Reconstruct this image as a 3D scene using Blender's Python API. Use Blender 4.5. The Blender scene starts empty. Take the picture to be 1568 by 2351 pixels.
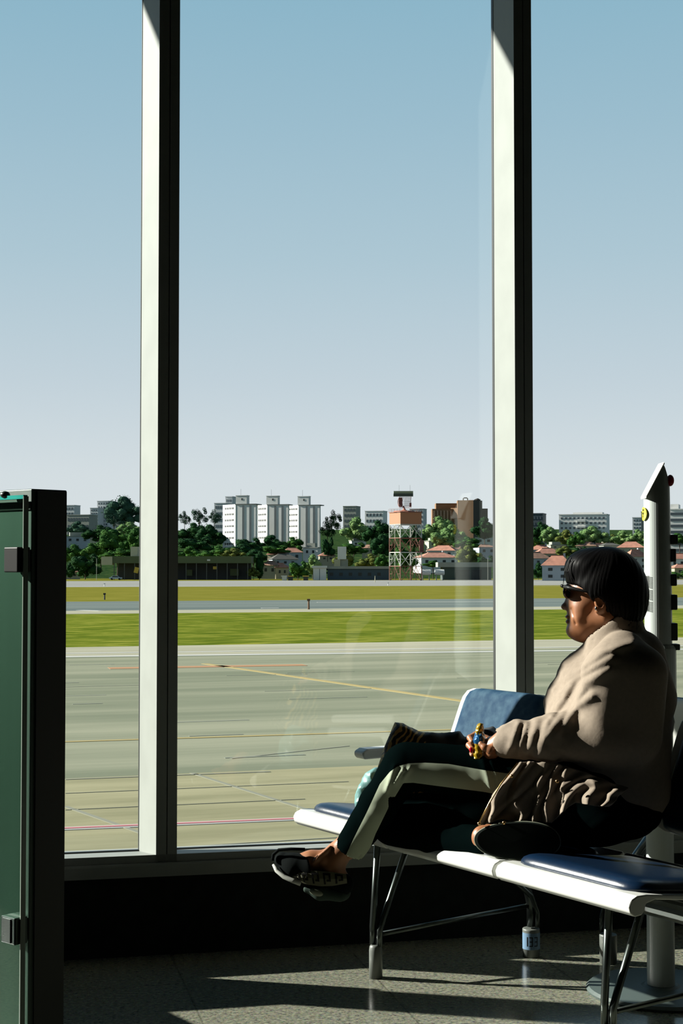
import bpy, math, random
import numpy as np
from mathutils import Vector, Matrix, noise as mnoise
# ---------------------------------------------------------------- camera, sky, sun, exposure
scn = bpy.context.scene
C = scn.collection
CAM_H, F, YH = 1.3, 3500.0, 1302.0
PITCH = math.atan((YH - 1175.5) / F)
cd = bpy.data.cameras.new('camera'); cam = bpy.data.objects.new('camera', cd); C.objects.link(cam)
cam.location = (0, 0, CAM_H); cam.rotation_euler = (math.pi / 2 + PITCH, 0, 0)
cd.sensor_fit = 'VERTICAL'; cd.sensor_height = 36; cd.sensor_width = 36; cd.lens = F / 2351 * 36
cd.clip_start = .05; cd.clip_end = 8000
cd.dof.use_dof = False
scn.camera = cam
scn.view_settings.view_transform = 'Standard'; scn.view_settings.look = 'None'
scn.view_settings.exposure = 0; scn.view_settings.gamma = 1
scn.view_settings.use_curve_mapping = False
SUN_AZ, SUN_TAN, SUN_E = math.radians(13), .46, 18.0     # travel direction: to the right and slightly to the camera
K_OUT = .49
def lin(c):
    return tuple(((v / 255) / 12.92 if v / 255 <= .04045 else ((v / 255 + .055) / 1.055) ** 2.4) for v in c)
w = bpy.data.worlds.new('sky'); scn.world = w; w.use_nodes = True
nt = w.node_tree; nt.nodes.clear()
tc = nt.nodes.new('ShaderNodeTexCoord'); sx = nt.nodes.new('ShaderNodeSeparateXYZ')
cr = nt.nodes.new('ShaderNodeValToRGB'); bg = nt.nodes.new('ShaderNodeBackground'); ow = nt.nodes.new('ShaderNodeOutputWorld')
nt.links.new(tc.outputs['Generated'], sx.inputs[0]); nt.links.new(sx.outputs['Z'], cr.inputs[0])
e = cr.color_ramp.elements
e[0].position = 0; e[0].color = (*lin((224, 230, 233)), 1)
e[1].position = .06; e[1].color = (*lin((219, 227, 232)), 1)
for p, c in ((.12, (201, 215, 225)), (.20, (179, 204, 218)), (.28, (161, 194, 212)), (.355, (145, 186, 207)), (.6, (98, 143, 172)), (1, (60, 100, 140))):
    k = e.new(p); k.color = (*lin(c), 1)
nt.links.new(cr.outputs[0], bg.inputs[0]); bg.inputs[1].default_value = 1.0; nt.links.new(bg.outputs[0], ow.inputs[0])
sd = bpy.data.lights.new('sun', 'SUN'); sun = bpy.data.objects.new('sun', sd); C.objects.link(sun)
sdir = Vector((math.cos(SUN_AZ), -math.sin(SUN_AZ), -SUN_TAN)).normalized()
sun.rotation_euler = sdir.to_track_quat('-Z', 'Y').to_euler(); sd.energy = SUN_E; sd.angle = math.radians(.6)
sd.color = (1, .965, .88)
sun.location = (-20, 12, 14)

# ---------------------------------------------------------------- helpers
def P(px, py, Y):
    """point at depth Y seen at photo pixel px, py"""
    u = (px - 784) / F; v = (1175.5 - py) / F
    d = (u, math.cos(PITCH) - v * math.sin(PITCH), math.sin(PITCH) + v * math.cos(PITCH))
    k = Y / d[1]
    return Vector((d[0] * k, Y, CAM_H + d[2] * k))
def PW(px, py, c, t=.23):
    """hit of the pixel ray on the vertical plane Y - t X = c"""
    q = P(px, py, 1.0)
    k = c / (1 - t * q.x)
    return P(px, py, k)
MATS = {}
def mat(name, col, rough=.6, metal=0, var=0, scale=5, col2=None, bump=0, spec=.5, coord='Object', stretch=None, sheen=0):
    if name in MATS: return MATS[name]
    m = bpy.data.materials.new(name); m.use_nodes = True; MATS[name] = m
    n = m.node_tree; b = n.nodes['Principled BSDF']
    b.inputs['Base Color'].default_value = (*col, 1); b.inputs['Roughness'].default_value = rough
    b.inputs['Metallic'].default_value = metal; b.inputs['Specular IOR Level'].default_value = spec
    if sheen: b.inputs['Sheen Weight'].default_value = sheen
    if var or bump or col2:
        t = n.nodes.new('ShaderNodeTexCoord'); mp = n.nodes.new('ShaderNodeMapping')
        if stretch: mp.inputs['Scale'].default_value = stretch
        nz = n.nodes.new('ShaderNodeTexNoise'); nz.inputs['Scale'].default_value = scale; nz.inputs['Detail'].default_value = 6
        n.links.new(t.outputs[coord], mp.inputs[0]); n.links.new(mp.outputs[0], nz.inputs['Vector'])
        r = n.nodes.new('ShaderNodeValToRGB')
        a = col if col2 else tuple(v * (1 - var) for v in col); z = col2 if col2 else tuple(min(1, v * (1 + var)) for v in col)
        r.color_ramp.elements[0].position = .35; r.color_ramp.elements[1].position = .65
        r.color_ramp.elements[0].color = (*a, 1); r.color_ramp.elements[1].color = (*z, 1)
        n.links.new(nz.outputs[0], r.inputs[0]); n.links.new(r.outputs[0], b.inputs['Base Color'])
        if bump:
            bp = n.nodes.new('ShaderNodeBump'); bp.inputs['Strength'].default_value = bump; bp.inputs['Distance'].default_value = .01
            n.links.new(nz.outputs[0], bp.inputs['Height']); n.links.new(bp.outputs[0], b.inputs['Normal'])
    return m
class MB:
    def __init__(s): s.v = []; s.f = []; s.m = []; s.g = []
    def add(s, vs, fs, mi=0):
        o = len(s.v); s.v += [tuple(q) for q in vs]; s.f += [tuple(i + o for i in f) for f in fs]; s.m += [mi] * len(fs); s.g.append((o, len(s.v), len(s.f) - len(fs), len(s.f))); return s
    def box(s, x0, x1, y0, y1, z0, z1, mi=0, M=None):
        vs = [Vector((x, y, z)) for z in (z0, z1) for y in (y0, y1) for x in (x0, x1)]
        if M is not None: vs = [M @ q for q in vs]
        return s.add(vs, [(0, 2, 3, 1), (4, 5, 7, 6), (0, 1, 5, 4), (2, 6, 7, 3), (0, 4, 6, 2), (1, 3, 7, 5)], mi)
    def prism(s, poly, z0, z1, mi=0):
        """plan polygon (ccw) raised from z0 to z1"""
        n = len(poly)
        vs = [(x, y, z0) for x, y in poly] + [(x, y, z1) for x, y in poly]
        fs = [tuple(range(n - 1, -1, -1)), tuple(range(n, 2 * n))] + [(i, (i + 1) % n, (i + 1) % n + n, i + n) for i in range(n)]
        return s.add(vs, fs, mi)
    def extr(s, prof, fn, t0, t1, mi=0):
        """closed profile swept between fn(p,t0) and fn(p,t1)"""
        n = len(prof); vs = [fn(q, t0) for q in prof] + [fn(q, t1) for q in prof]
        fs = [tuple(range(n)), tuple(range(2 * n - 1, n - 1, -1))] + [(i, i + n, (i + 1) % n + n, (i + 1) % n) for i in range(n)]
        return s.add(vs, fs, mi)
    def tube(s, pts, r, n=10, mi=0, cap=True):
        pts = [Vector(q) for q in pts]; rs = r if isinstance(r, (list, tuple)) else [r] * len(pts)
        rings = []; up = None
        for i, q in enumerate(pts):
            d = (pts[min(i + 1, len(pts) - 1)] - pts[max(i - 1, 0)]).normalized()
            if up is None:
                up = Vector((0, 0, 1)) if abs(d.z) < .9 else Vector((1, 0, 0))
            a = d.cross(up).normalized(); b = a.cross(d).normalized(); up = b
            rings.append([q + (a * math.cos(k * 2 * math.pi / n) + b * math.sin(k * 2 * math.pi / n)) * rs[i] for k in range(n)])
        vs = [q for g in rings for q in g]; fs = []
        for i in range(len(pts) - 1):
            for k in range(n):
                fs.append((i * n + k, i * n + (k + 1) % n, (i + 1) * n + (k + 1) % n, (i + 1) * n + k))
        if cap: fs += [tuple(range(n - 1, -1, -1)), tuple(range((len(pts) - 1) * n, len(pts) * n))]
        return s.add(vs, fs, mi)
    def lathe(s, prof, c=(0, 0, 0), n=24, mi=0):
        """prof = list of (r, z)"""
        vs = []; fs = []
        for r, z in prof:
            for k in range(n):
                a = k * 2 * math.pi / n; vs.append((c[0] + r * math.cos(a), c[1] + r * math.sin(a), c[2] + z))
        for i in range(len(prof) - 1):
            for k in range(n):
                fs.append((i * n + k, i * n + (k + 1) % n, (i + 1) * n + (k + 1) % n, (i + 1) * n + k))
        fs += [tuple(range(n - 1, -1, -1)), tuple(range((len(prof) - 1) * n, len(prof) * n))]
        return s.add(vs, fs, mi)
    def ball(s, c, r, n=10, mi=0, M=None):
        c = Vector(c); r = r if isinstance(r, (tuple, list)) else (r, r, r); vs = []; fs = []
        for i in range(n + 1):
            a = math.pi * i / n
            for k in range(2 * n):
                b = math.pi * k / n
                q = Vector((r[0] * math.sin(a) * math.cos(b), r[1] * math.sin(a) * math.sin(b), -r[2] * math.cos(a)))
                if M is not None: q = M @ q
                vs.append(c + q)
        for i in range(n):
            for k in range(2 * n):
                fs.append((i * 2 * n + k, i * 2 * n + (k + 1) % (2 * n), (i + 1) * 2 * n + (k + 1) % (2 * n), (i + 1) * 2 * n + k))
        return s.add(vs, fs, mi)
    def parts(s, name, m, parent, **k):
        """every piece that was added becomes an object of its own"""
        out = []
        for (v0, v1, f0, f1) in s.g:
            c = MB(); c.v = s.v[v0:v1]; c.f = [tuple(i - v0 for i in f) for f in s.f[f0:f1]]; c.m = s.m[f0:f1]
            out.append(c.build(name, m, parent, **k))
        return out
    def build(s, name, mats, parent=None, smooth=False, bevel=0, loc=None, rotz=0, **k):
        me = bpy.data.meshes.new(name); me.from_pydata(s.v, [], s.f); me.update()
        mats = mats if isinstance(mats, (list, tuple)) else [mats]
        for q in mats: me.materials.append(q)
        me.polygons.foreach_set('material_index', s.m)
        if smooth: me.polygons.foreach_set('use_smooth', [True] * len(s.f))
        me.validate()
        o = bpy.data.objects.new(name, me); C.objects.link(o)
        if parent: o.parent = parent
        if loc is not None: o.location = loc
        if rotz: o.rotation_euler = (0, 0, rotz)
        if bevel:
            b = o.modifiers.new('bevel', 'BEVEL'); b.width = bevel; b.segments = 3; b.limit_method = 'ANGLE'; b.angle_limit = math.radians(35)
        if smooth == 'auto':
            pass
        tag(o, **k)
        return o
def tag(o, label=None, cat=None, group=None, kind=None):
    if label: o['label'] = label
    if cat: o['category'] = cat
    if group: o['group'] = group
    if kind: o['kind'] = kind
    return o
def empty(name, label=None, cat=None, loc=(0, 0, 0), rotz=0, group=None, kind=None):
    o = bpy.data.objects.new(name, None); C.objects.link(o); o.location = loc; o.rotation_euler = (0, 0, rotz)
    o.empty_display_size = .1
    return tag(o, label, cat, group, kind)
def copy_tree(o, parent=None):
    c = o.copy(); C.objects.link(c); c.parent = parent
    for ch in [x for x in C.objects if x.parent == o]: copy_tree(ch, c)
    return c
# ---- implicit surfaces -> mesh (surface nets)
def seg(p, a, b, ra, rb):
    a = np.array(a); b = np.array(b); ba = b - a; h = np.clip(((p - a) @ ba) / (ba @ ba), 0, 1)
    return np.linalg.norm(p - a - h[..., None] * ba, axis=-1) - (ra + (rb - ra) * h)
def ell(p, c, r, R=None):
    q = p - np.array(c)
    if R is not None: q = q @ np.array(R)
    r = np.array(r); k = np.linalg.norm(q / r, axis=-1); k2 = np.linalg.norm(q / (r * r), axis=-1) + 1e-9
    return k * (k - 1) / k2
def smin(a, b, k):
    h = np.clip(.5 + .5 * (b - a) / k, 0, 1); return b + (a - b) * h - k * h * (1 - h)
def smax(a, b, k): return -smin(-a, -b, k)
def rot(ax, deg): return np.array(Matrix.Rotation(math.radians(deg), 3, ax))
def nets(f, lo, hi, h):
    lo = np.array(lo, float); hi = np.array(hi, float); n = np.ceil((hi - lo) / h).astype(int) + 1
    ax = [lo[i] + np.arange(n[i]) * h for i in range(3)]
    G = np.stack(np.meshgrid(*ax, indexing='ij'), -1)
    V = np.empty(G.shape[:3])
    for i in range(0, n[0], 16): V[i:i + 16] = f(G[i:i + 16])
    S = V < 0
    cn = n - 1; cnt = np.zeros(cn); acc = np.zeros((*cn, 3))
    def sub(A, o): return A[o[0]:o[0] + cn[0], o[1]:o[1] + cn[1], o[2]:o[2] + cn[2]]
    for axis in range(3):
        o1 = [0, 0, 0]; o1[axis] = 1
        others = [i for i in range(3) if i != axis]
        for a in (0, 1):
            for b in (0, 1):
                base = [0, 0, 0]; base[others[0]] = a; base[others[1]] = b
                en = [base[i] + o1[i] for i in range(3)]
                va = sub(V, base); vb = sub(V, en); cr_ = (va < 0) != (vb < 0)
                t = np.where(cr_, va / np.where(cr_, va - vb, 1), 0)
                pt = np.zeros((*cn, 3))
                for i in range(3): pt[..., i] = base[i]
                pt[..., axis] = pt[..., axis] + t
                acc += pt * cr_[..., None]; cnt += cr_
    act = cnt > 0; idx = -np.ones(cn, int); ii = np.argwhere(act); idx[act] = np.arange(len(ii))
    verts = (acc[act] / cnt[act][:, None] + ii) * h + lo
    faces = []
    for axis in range(3):
        o = [i for i in range(3) if i != axis]
        a0 = [slice(None)] * 3; a1 = [slice(None)] * 3
        a0[axis] = slice(0, -1); a1[axis] = slice(1, None)
        for q in o: a0[q] = slice(1, -1); a1[q] = slice(1, -1)
        s0 = S[tuple(a0)]; s1 = S[tuple(a1)]; ch = np.argwhere(s0 != s1)
        if not len(ch): continue
        cell = ch.copy(); cell[:, o[0]] += 1; cell[:, o[1]] += 1
        def g(d0, d1):
            c = cell.copy(); c[:, o[0]] += d0; c[:, o[1]] += d1; return idx[c[:, 0], c[:, 1], c[:, 2]]
        q = np.stack([g(-1, -1), g(0, -1), g(0, 0), g(-1, 0)], 1)
        ins = s0[tuple(ch.T)]
        flip = ins if axis != 1 else ~ins
        q[~flip] = q[~flip][:, ::-1]
        faces.append(q)
    return verts, np.concatenate(faces)
def sdf_obj(name, f, lo, hi, h, mats, parent=None, attr=None, **k):
    pieces = f if isinstance(f, list) else [(f, lo, hi, h)]
    vv = []; ff = []; o = 0
    for (fn, l_, h_, r_) in pieces:
        v, q = nets(fn, l_, h_, r_); vv.append(v); ff.append(q + o); o += len(v)
    v = np.concatenate(vv); q = np.concatenate(ff)
    me = bpy.data.meshes.new(name); me.from_pydata(v.tolist(), [], q.tolist()); me.update()
    me.polygons.foreach_set('use_smooth', [True] * len(me.polygons))
    for m_ in (mats if isinstance(mats, (list, tuple)) else [mats]): me.materials.append(m_)
    if attr:
        for an, af in attr.items():
            at = me.attributes.new(an, 'FLOAT', 'POINT'); at.data.foreach_set('value', af(v).astype(np.float32))
    ob = bpy.data.objects.new(name, me); C.objects.link(ob)
    if parent: ob.parent = parent
    return tag(ob, **k)
def vnoise(p, s, seed=0):
    """cheap smooth numpy noise, -1..1"""
    q = p * s + seed * 7.13
    return (np.sin(q[..., 0] * 1.7 + 1.3 * np.sin(q[..., 1] * 1.1 + .7 * q[..., 2])) + np.sin(q[..., 1] * 1.9 + 1.7 * np.sin(q[..., 2] * 1.3 + q[..., 0] * .6))
            + np.sin(q[..., 2] * 2.1 + 1.1 * np.sin(q[..., 0] * 1.6 + q[..., 1] * .8))) / 3

# ---------------------------------------------------------------- materials
M_frame = mat('window_frame_paint', (.21, .225, .21), .5, spec=.3, var=.04, scale=8)
M_gasket = mat('black_gasket', (.004, .006, .006), .5)
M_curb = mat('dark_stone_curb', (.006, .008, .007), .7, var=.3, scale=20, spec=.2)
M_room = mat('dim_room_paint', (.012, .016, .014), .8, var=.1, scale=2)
M_shell = mat('white_lacquered_steel', (.52, .53, .50), .25, spec=.5)
M_blue = mat('blue_vinyl', tuple(.2 * v for v in lin((20, 62, 104))), .3, var=.08, scale=60, bump=.04, spec=.5)
M_blueworn = mat('worn_blue_vinyl', tuple(.2 * v for v in lin((44, 104, 150))), .75, scale=28, col2=tuple(.23 * v for v in lin((96, 142, 174))), bump=.05, spec=.12)
M_steel = mat('brushed_steel', (.09, .105, .10), .30, metal=1, var=.12, scale=30, stretch=(1, 1, .05))
M_darksteel = mat('dark_steel', (.06, .07, .065), .35, metal=.8)
M_greyfoot = mat('grey_leg_foot', (.10, .11, .10), .4)
M_black = mat('black_plastic', (.005, .005, .005), .45, spec=.15)
def glass_mat(name, tint, refl=.06):
    m = bpy.data.materials.new(name); m.use_nodes = True; n = m.node_tree; n.nodes.clear()
    t = n.nodes.new('ShaderNodeBsdfTransparent'); t.inputs[0].default_value = (*tint, 1)
    g = n.nodes.new('ShaderNodeBsdfGlossy'); g.inputs['Roughness'].default_value = .01; g.inputs[0].default_value = (1, 1, 1, 1)
    fr = n.nodes.new('ShaderNodeLayerWeight'); pw = n.nodes.new('ShaderNodeMath'); pw.operation = 'POWER'; pw.inputs[1].default_value = 5
    ml = n.nodes.new('ShaderNodeMath'); ml.operation = 'MULTIPLY_ADD'; ml.inputs[1].default_value = .9; ml.inputs[2].default_value = refl * .55
    mx = n.nodes.new('ShaderNodeMixShader'); o = n.nodes.new('ShaderNodeOutputMaterial')
    n.links.new(fr.outputs['Facing'], pw.inputs[0]); n.links.new(pw.outputs[0], ml.inputs[0]); n.links.new(ml.outputs[0], mx.inputs[0]); n.links.new(t.outputs[0], mx.inputs[1]); n.links.new(g.outputs[0], mx.inputs[2]); n.links.new(mx.outputs[0], o.inputs[0])
    return m
M_glass = glass_mat('window_glass', (.985, .995, .99), .045)

# ---------------------------------------------------------------- the room
T = .23; CF = 5.30; DEP = .205; CG = CF + DEP; ang = math.atan(T); UX = Vector((math.cos(ang), math.sin(ang), 0)); UN = Vector((-math.sin(ang), math.cos(ang), 0))
X0, X1, YB, ZC = -5.0, 2.75, -7.5, 4.25
def wy(x, c=CF): return c + T * x
def granite():
    m = bpy.data.materials.new('polished_granite'); m.use_nodes = True; n = m.node_tree; b = n.nodes['Principled BSDF']
    t = n.nodes.new('ShaderNodeTexCoord'); v = n.nodes.new('ShaderNodeTexVoronoi'); v.inputs['Scale'].default_value = 230
    z = n.nodes.new('ShaderNodeTexNoise'); z.inputs['Scale'].default_value = 75; z.inputs['Detail'].default_value = 8; z.inputs['Roughness'].default_value = .75
    n.links.new(t.outputs['Object'], v.inputs['Vector']); n.links.new(t.outputs['Object'], z.inputs['Vector'])
    r = n.nodes.new('ShaderNodeValToRGB'); el = r.color_ramp.elements
    el[0].position = .36; el[0].color = (.02, .025, .02, 1); el[1].position = .62; el[1].color = (.33, .33, .19, 1)
    k = el.new(.47); k.color = (.15, .16, .095, 1)
    mx = n.nodes.new('ShaderNodeMixRGB'); mx.inputs[0].default_value = .08
    n.links.new(z.outputs[0], r.inputs[0]); n.links.new(r.outputs[0], mx.inputs[1]); n.links.new(v.outputs['Color'], mx.inputs[2])
    hs = n.nodes.new('ShaderNodeHueSaturation'); hs.inputs['Saturation'].default_value = .7; hs.inputs['Value'].default_value = .75
    br = n.nodes.new('ShaderNodeTexBrick'); br.inputs['Color1'].default_value = (1, 1, 1, 1); br.inputs['Color2'].default_value = (.93, .93, .93, 1); br.inputs['Mortar'].default_value = (.62, .62, .62, 1)
    br.inputs['Scale'].default_value = 1; br.inputs['Brick Width'].default_value = .6; br.inputs['Row Height'].default_value = .6; br.inputs['Mortar Size'].default_value = .003; br.offset = 0
    mp = n.nodes.new('ShaderNodeMapping'); mp.inputs['Rotation'].default_value = (0, 0, -ang); n.links.new(t.outputs['Object'], mp.inputs[0]); n.links.new(mp.outputs[0], br.inputs['Vector'])
    mm = n.nodes.new('ShaderNodeMixRGB'); mm.blend_type = 'MULTIPLY'; mm.inputs[0].default_value = 1
    n.links.new(mx.outputs[0], hs.inputs['Color']); n.links.new(hs.outputs[0], mm.inputs[1]); n.links.new(br.outputs[0], mm.inputs[2])
    n.links.new(mm.outputs[0], b.inputs['Base Color']); b.inputs['Roughness'].default_value = .14; b.inputs['Specular IOR Level'].default_value = .3
    return m
M_floor = granite()
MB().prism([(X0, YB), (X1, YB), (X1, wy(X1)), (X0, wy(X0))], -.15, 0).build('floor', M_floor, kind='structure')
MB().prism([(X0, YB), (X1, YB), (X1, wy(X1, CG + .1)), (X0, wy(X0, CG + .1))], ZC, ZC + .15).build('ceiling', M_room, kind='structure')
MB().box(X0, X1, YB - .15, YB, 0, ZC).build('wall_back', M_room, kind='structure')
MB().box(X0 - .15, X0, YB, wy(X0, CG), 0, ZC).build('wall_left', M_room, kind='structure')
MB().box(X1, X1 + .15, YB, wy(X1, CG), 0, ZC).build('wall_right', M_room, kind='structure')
# sill, frame and the curb below
zs = PW(358, 1962.5, CF).z; zm = PW(383, 1981.5, CF).z; zb = PW(300, 2014, CF).z
def along(q, x):                       # q = (out, z): out is measured towards the outside from the frame's inner face
    return Vector((x, wy(x), 0)) + Vector((0, q[0] / math.cos(ang), q[1]))
sill = [(0, zs), (0, zm + .003), (-.012, zm + .003), (-.014, zm - .004), (-.012, zb), (.30, zb), (.30, zs - .03), (.2, zs - .022)]
MB().extr(sill, along, X0, X1).build('trim_1', M_frame, kind='structure')
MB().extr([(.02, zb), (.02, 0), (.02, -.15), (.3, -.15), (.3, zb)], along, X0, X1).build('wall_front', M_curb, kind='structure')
MB().extr([(0, ZC - .13), (.3, ZC - .13), (.3, ZC), (0, ZC)], along, X0, X1).build('trim_2', M_frame, kind='structure')
# mullions
def mullion(xa, xm0, xm1, xb, xc, name, dx=0):
    A, G0, G1, B = [PW(x, 1230, CF) for x in (xa, xm0, xm1, xb)]
    Cc = PW(xc, 1230, CG)
    D = B + UN * .2
    ins = UN * .012
    poly = [A, G0, G0 + ins, G1 + ins, G1, B, D, Cc]
    poly = [(q.x + dx, q.y + dx * T) for q in poly]
    MB().prism(poly, zs - .03, ZC - .1).build(name, M_frame, kind='structure')
    g = [Cc - UX * .0015 - UN * .001, Cc + UX * .02 - UN * .001, Cc + UX * .02 + UN * .02, Cc - UX * .0015 + UN * .02]
    MB().prism([(q.x + dx, q.y + dx * T) for q in g], zs - .03, ZC - .1).build('trim_%d' % (int(name.split('_')[1]) + 20), M_gasket, kind='structure')
    return A.x + dx, B.x + dx, Cc.x + dx
mull = []
i = 3
for dx in (-1.02,):
    mull.append(mullion(361.3, 385, 387.2, 408.9, 322.3, 'trim_%d' % i, dx)); i += 1
mull.append(mullion(361.3, 385, 387.2, 408.9, 322.3, 'trim_%d' % i)); i += 1
mull.append(mullion(1183.7, 1204, 1206, 1224.6, 1136.3, 'trim_%d' % i)); i += 1
for dx in (1.31,):
    mull.append(mullion(1183.7, 1204, 1206, 1224.6, 1136.3, 'trim_%d' % i, dx)); i += 1
edges = [X0] + [m_[2] for m_ in mull] + [X1]
for k in range(len(edges) - 1):
    a = edges[k] + (.05 if k else 0); b = edges[k + 1]
    MB().prism([(a, wy(a, CG)), (b, wy(b, CG)), (b, wy(b, CG + .008)), (a, wy(a, CG + .008))], zs - .028, ZC - .1).build('window_%d' % (k + 1), M_glass, kind='structure')
    MB().extr([(.196, zs - .024), (.196, zs - .017), (.212, zs - .017), (.212, zs - .024)], along, a, b).build('trim_%d' % (40 + k), M_gasket, kind='structure')
# roof canopy outside, its edge shades the head of the jambs
zt = 3.30 + 1.2 * SUN_TAN / math.sin(SUN_AZ + ang)
MB().extr([(.25, zt), (1.41, zt), (1.41, zt + .3), (.25, zt + .3)], along, X0 - 3, X1 + 3).build('trim_60', M_frame, kind='structure')

# ---------------------------------------------------------------- airfield
GZ = -3.2; GA = math.radians(18); E1 = Vector((math.cos(GA), math.sin(GA), 0)); E2 = Vector((-math.sin(GA), math.cos(GA), 0))
def GP(px, py):
    """point on the airfield plane"""
    d = P(px, py, 1.0) - Vector((0, 0, CAM_H)); k = (GZ - CAM_H) / d.z
    return Vector((0, 0, CAM_H)) + d * k
def Dn(px, py): return GP(px, py) @ E2
def strip(name, d0, d1, m, z=0, s0=-900, s1=1500, kind='structure', **k):
    b = MB(); q = [E1 * s0 + E2 * d0, E1 * s1 + E2 * d0, E1 * s1 + E2 * d1, E1 * s0 + E2 * d1]
    b.prism([(v.x, v.y) for v in q], GZ - .1 + z, GZ + z)
    return b.build(name, m, kind=kind, **k)
def ground_mat(name, c1, c2, scale, stretch, rough=.9, c3=None, fine=0):
    c1, c2 = tuple(v * K_OUT for v in c1), tuple(v * K_OUT for v in c2); c3 = tuple(v * K_OUT for v in c3) if c3 else None
    m = bpy.data.materials.new(name); m.use_nodes = True; n = m.node_tree; b = n.nodes['Principled BSDF']
    t = n.nodes.new('ShaderNodeTexCoord'); mp = n.nodes.new('ShaderNodeMapping'); mp.vector_type = 'TEXTURE'
    mp.inputs['Rotation'].default_value = (0, 0, GA); mp.inputs['Scale'].default_value = stretch
    z = n.nodes.new('ShaderNodeTexNoise'); z.inputs['Scale'].default_value = scale; z.inputs['Detail'].default_value = 9; z.inputs['Roughness'].default_value = .62
    n.links.new(t.outputs['Object'], mp.inputs[0]); n.links.new(mp.outputs[0], z.inputs['Vector'])
    r = n.nodes.new('ShaderNodeValToRGB'); el = r.color_ramp.elements
    el[0].position = .38; el[0].color = (*c1, 1); el[1].position = .62; el[1].color = (*c2, 1)
    if c3: k = el.new(.5); k.color = (*c3, 1)
    n.links.new(z.outputs[0], r.inputs[0]); n.links.new(r.outputs[0], b.inputs['Base Color'])
    b.inputs['Roughness'].default_value = rough; b.inputs['Specular IOR Level'].default_value = 0
    return m
M_conc = ground_mat('apron_concrete', lin((152, 150, 120)), lin((176, 172, 140)), .8, (6, 1, 1))
M_asph = ground_mat('apron_asphalt', lin((136, 142, 122)), lin((166, 168, 146)), .35, (12, 1, 1))
M_band = ground_mat('taxiway_shoulder', lin((172, 170, 150)), lin((192, 190, 168)), .3, (10, 1, 1))
M_grass = ground_mat('mown_grass', lin((86, 104, 34)), lin((150, 152, 66)), 1.1, (3, 1, 1), c3=lin((112, 126, 42)))
M_grass2 = ground_mat('dry_grass', lin((114, 116, 42)), lin((148, 142, 66)), .6, (6, 1, 1))
M_rwy = ground_mat('runway_asphalt', lin((112, 124, 122)), lin((132, 142, 138)), .1, (20, 1, 1))
M_taxi = ground_mat('far_taxiway', lin((150, 152, 148)), lin((172, 172, 166)), .05, (20, 1, 1))
M_white = mat('white_road_paint', (.3, .3, .28), .8)
M_red = mat('red_road_paint', tuple(K_OUT * v for v in lin((196, 110, 116))), .8)
M_yel = mat('yellow_road_paint', tuple(K_OUT * v for v in lin((176, 156, 88))), .8)
M_orange = mat('orange_road_paint', tuple(K_OUT * v for v in lin((180, 128, 76))), .8)
M_crack = mat('joint_tar', tuple(K_OUT * v for v in lin((132, 134, 114))), .9)
dA = Dn(420, 1776); dB = Dn(784, 1498); dC = Dn(784, 1476); dD = Dn(784, 1404); dE = Dn(784, 1397); dG = Dn(784, 1377); dH = Dn(784, 1345.5); dI = Dn(784, 1332.5)
strip('apron_concrete', 7, dA, M_conc)
strip('apron_asphalt', dA, dB, M_asph)
strip('taxiway_shoulder', dB, dC, M_band)
strip('grass_field', dC, dD, M_grass)
strip('runway_shoulder', dD, dE, M_band)
strip('runway', dE, dG, M_rwy)
strip('grass_strip', dG, dH, M_grass2)
strip('taxiway', dH, dI, M_taxi)
strip('service_road', dI, 620, M_grass2)
def line_mark(name, px0, py0, px1, py1, wdt, m, z=.012):
    a = GP(px0, py0); b = GP(px1, py1); d = (b - a).normalized(); nn = Vector((-d.y, d.x, 0)) * wdt / 2
    q = [a - nn, b - nn, b + nn, a + nn]
    return MB().prism([(v.x, v.y) for v in q], GZ, GZ + z).build(name, m, kind='structure')
for off, m_, wd in ((0, M_white, .30), (0, M_red, .12)):
    line_mark('painted_line', -600, 1935, 1700, 1838, wd, m_, .012 if m_ is M_white else .02)
line_mark('painted_line', -600, 1727, 1700, 1655, .22, M_yel)
line_mark('painted_line', 470, 1524, 1300, 1644, .35, M_yel)
line_mark('painted_line', 250, 1534.5, 700, 1527, 1.1, M_orange)
line_mark('painted_line', -500, 1516, 1800, 1488, .9, M_white)
line_mark('painted_line', -500, 1508, 1800, 1480, .5, M_white)
line_mark('painted_line', 183, 1401, 234, 1402.5, 1.0, M_white)
line_mark('painted_line', 600, 1396.2, 640, 1396, 1.0, M_white)
line_mark('painted_line', 728, 1383, 1140, 1381.5, .8, M_white)
line_mark('painted_line', -500, 1346.0, 1800, 1345.0, 1.2, M_white)
line_mark('painted_line', -500, 1336.5, 1800, 1334.5, 3, M_white)
for a in ((-500, 2000, 1700, 1868, .04), (150, 1852, 330, 1915, .10), (440, 1775, 700, 1858, .10), (150, 1790, 620, 1772, .1), (530, 1742, 800, 1713, .09), (150, 1822, 800, 1795, .03), (150, 1860, 700, 1835, .03)):
    line_mark('pavement_joint', *a, M_crack, .01)
# tyre-dark streaks on the asphalt
rnd = random.Random(4)
for k in range(22):
    x = rnd.uniform(-100, 1400); y = rnd.uniform(1500, 1755); L = rnd.uniform(60, 260)
    sl = -(y - 1302) / 10800
    line_mark('tyre_mark', x, y, x + L, y + L * sl, rnd.uniform(.05, .16), mat('tyre_rubber', tuple(K_OUT * v for v in lin((126, 132, 114))), .9), .006 + .0002 * k)

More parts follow.
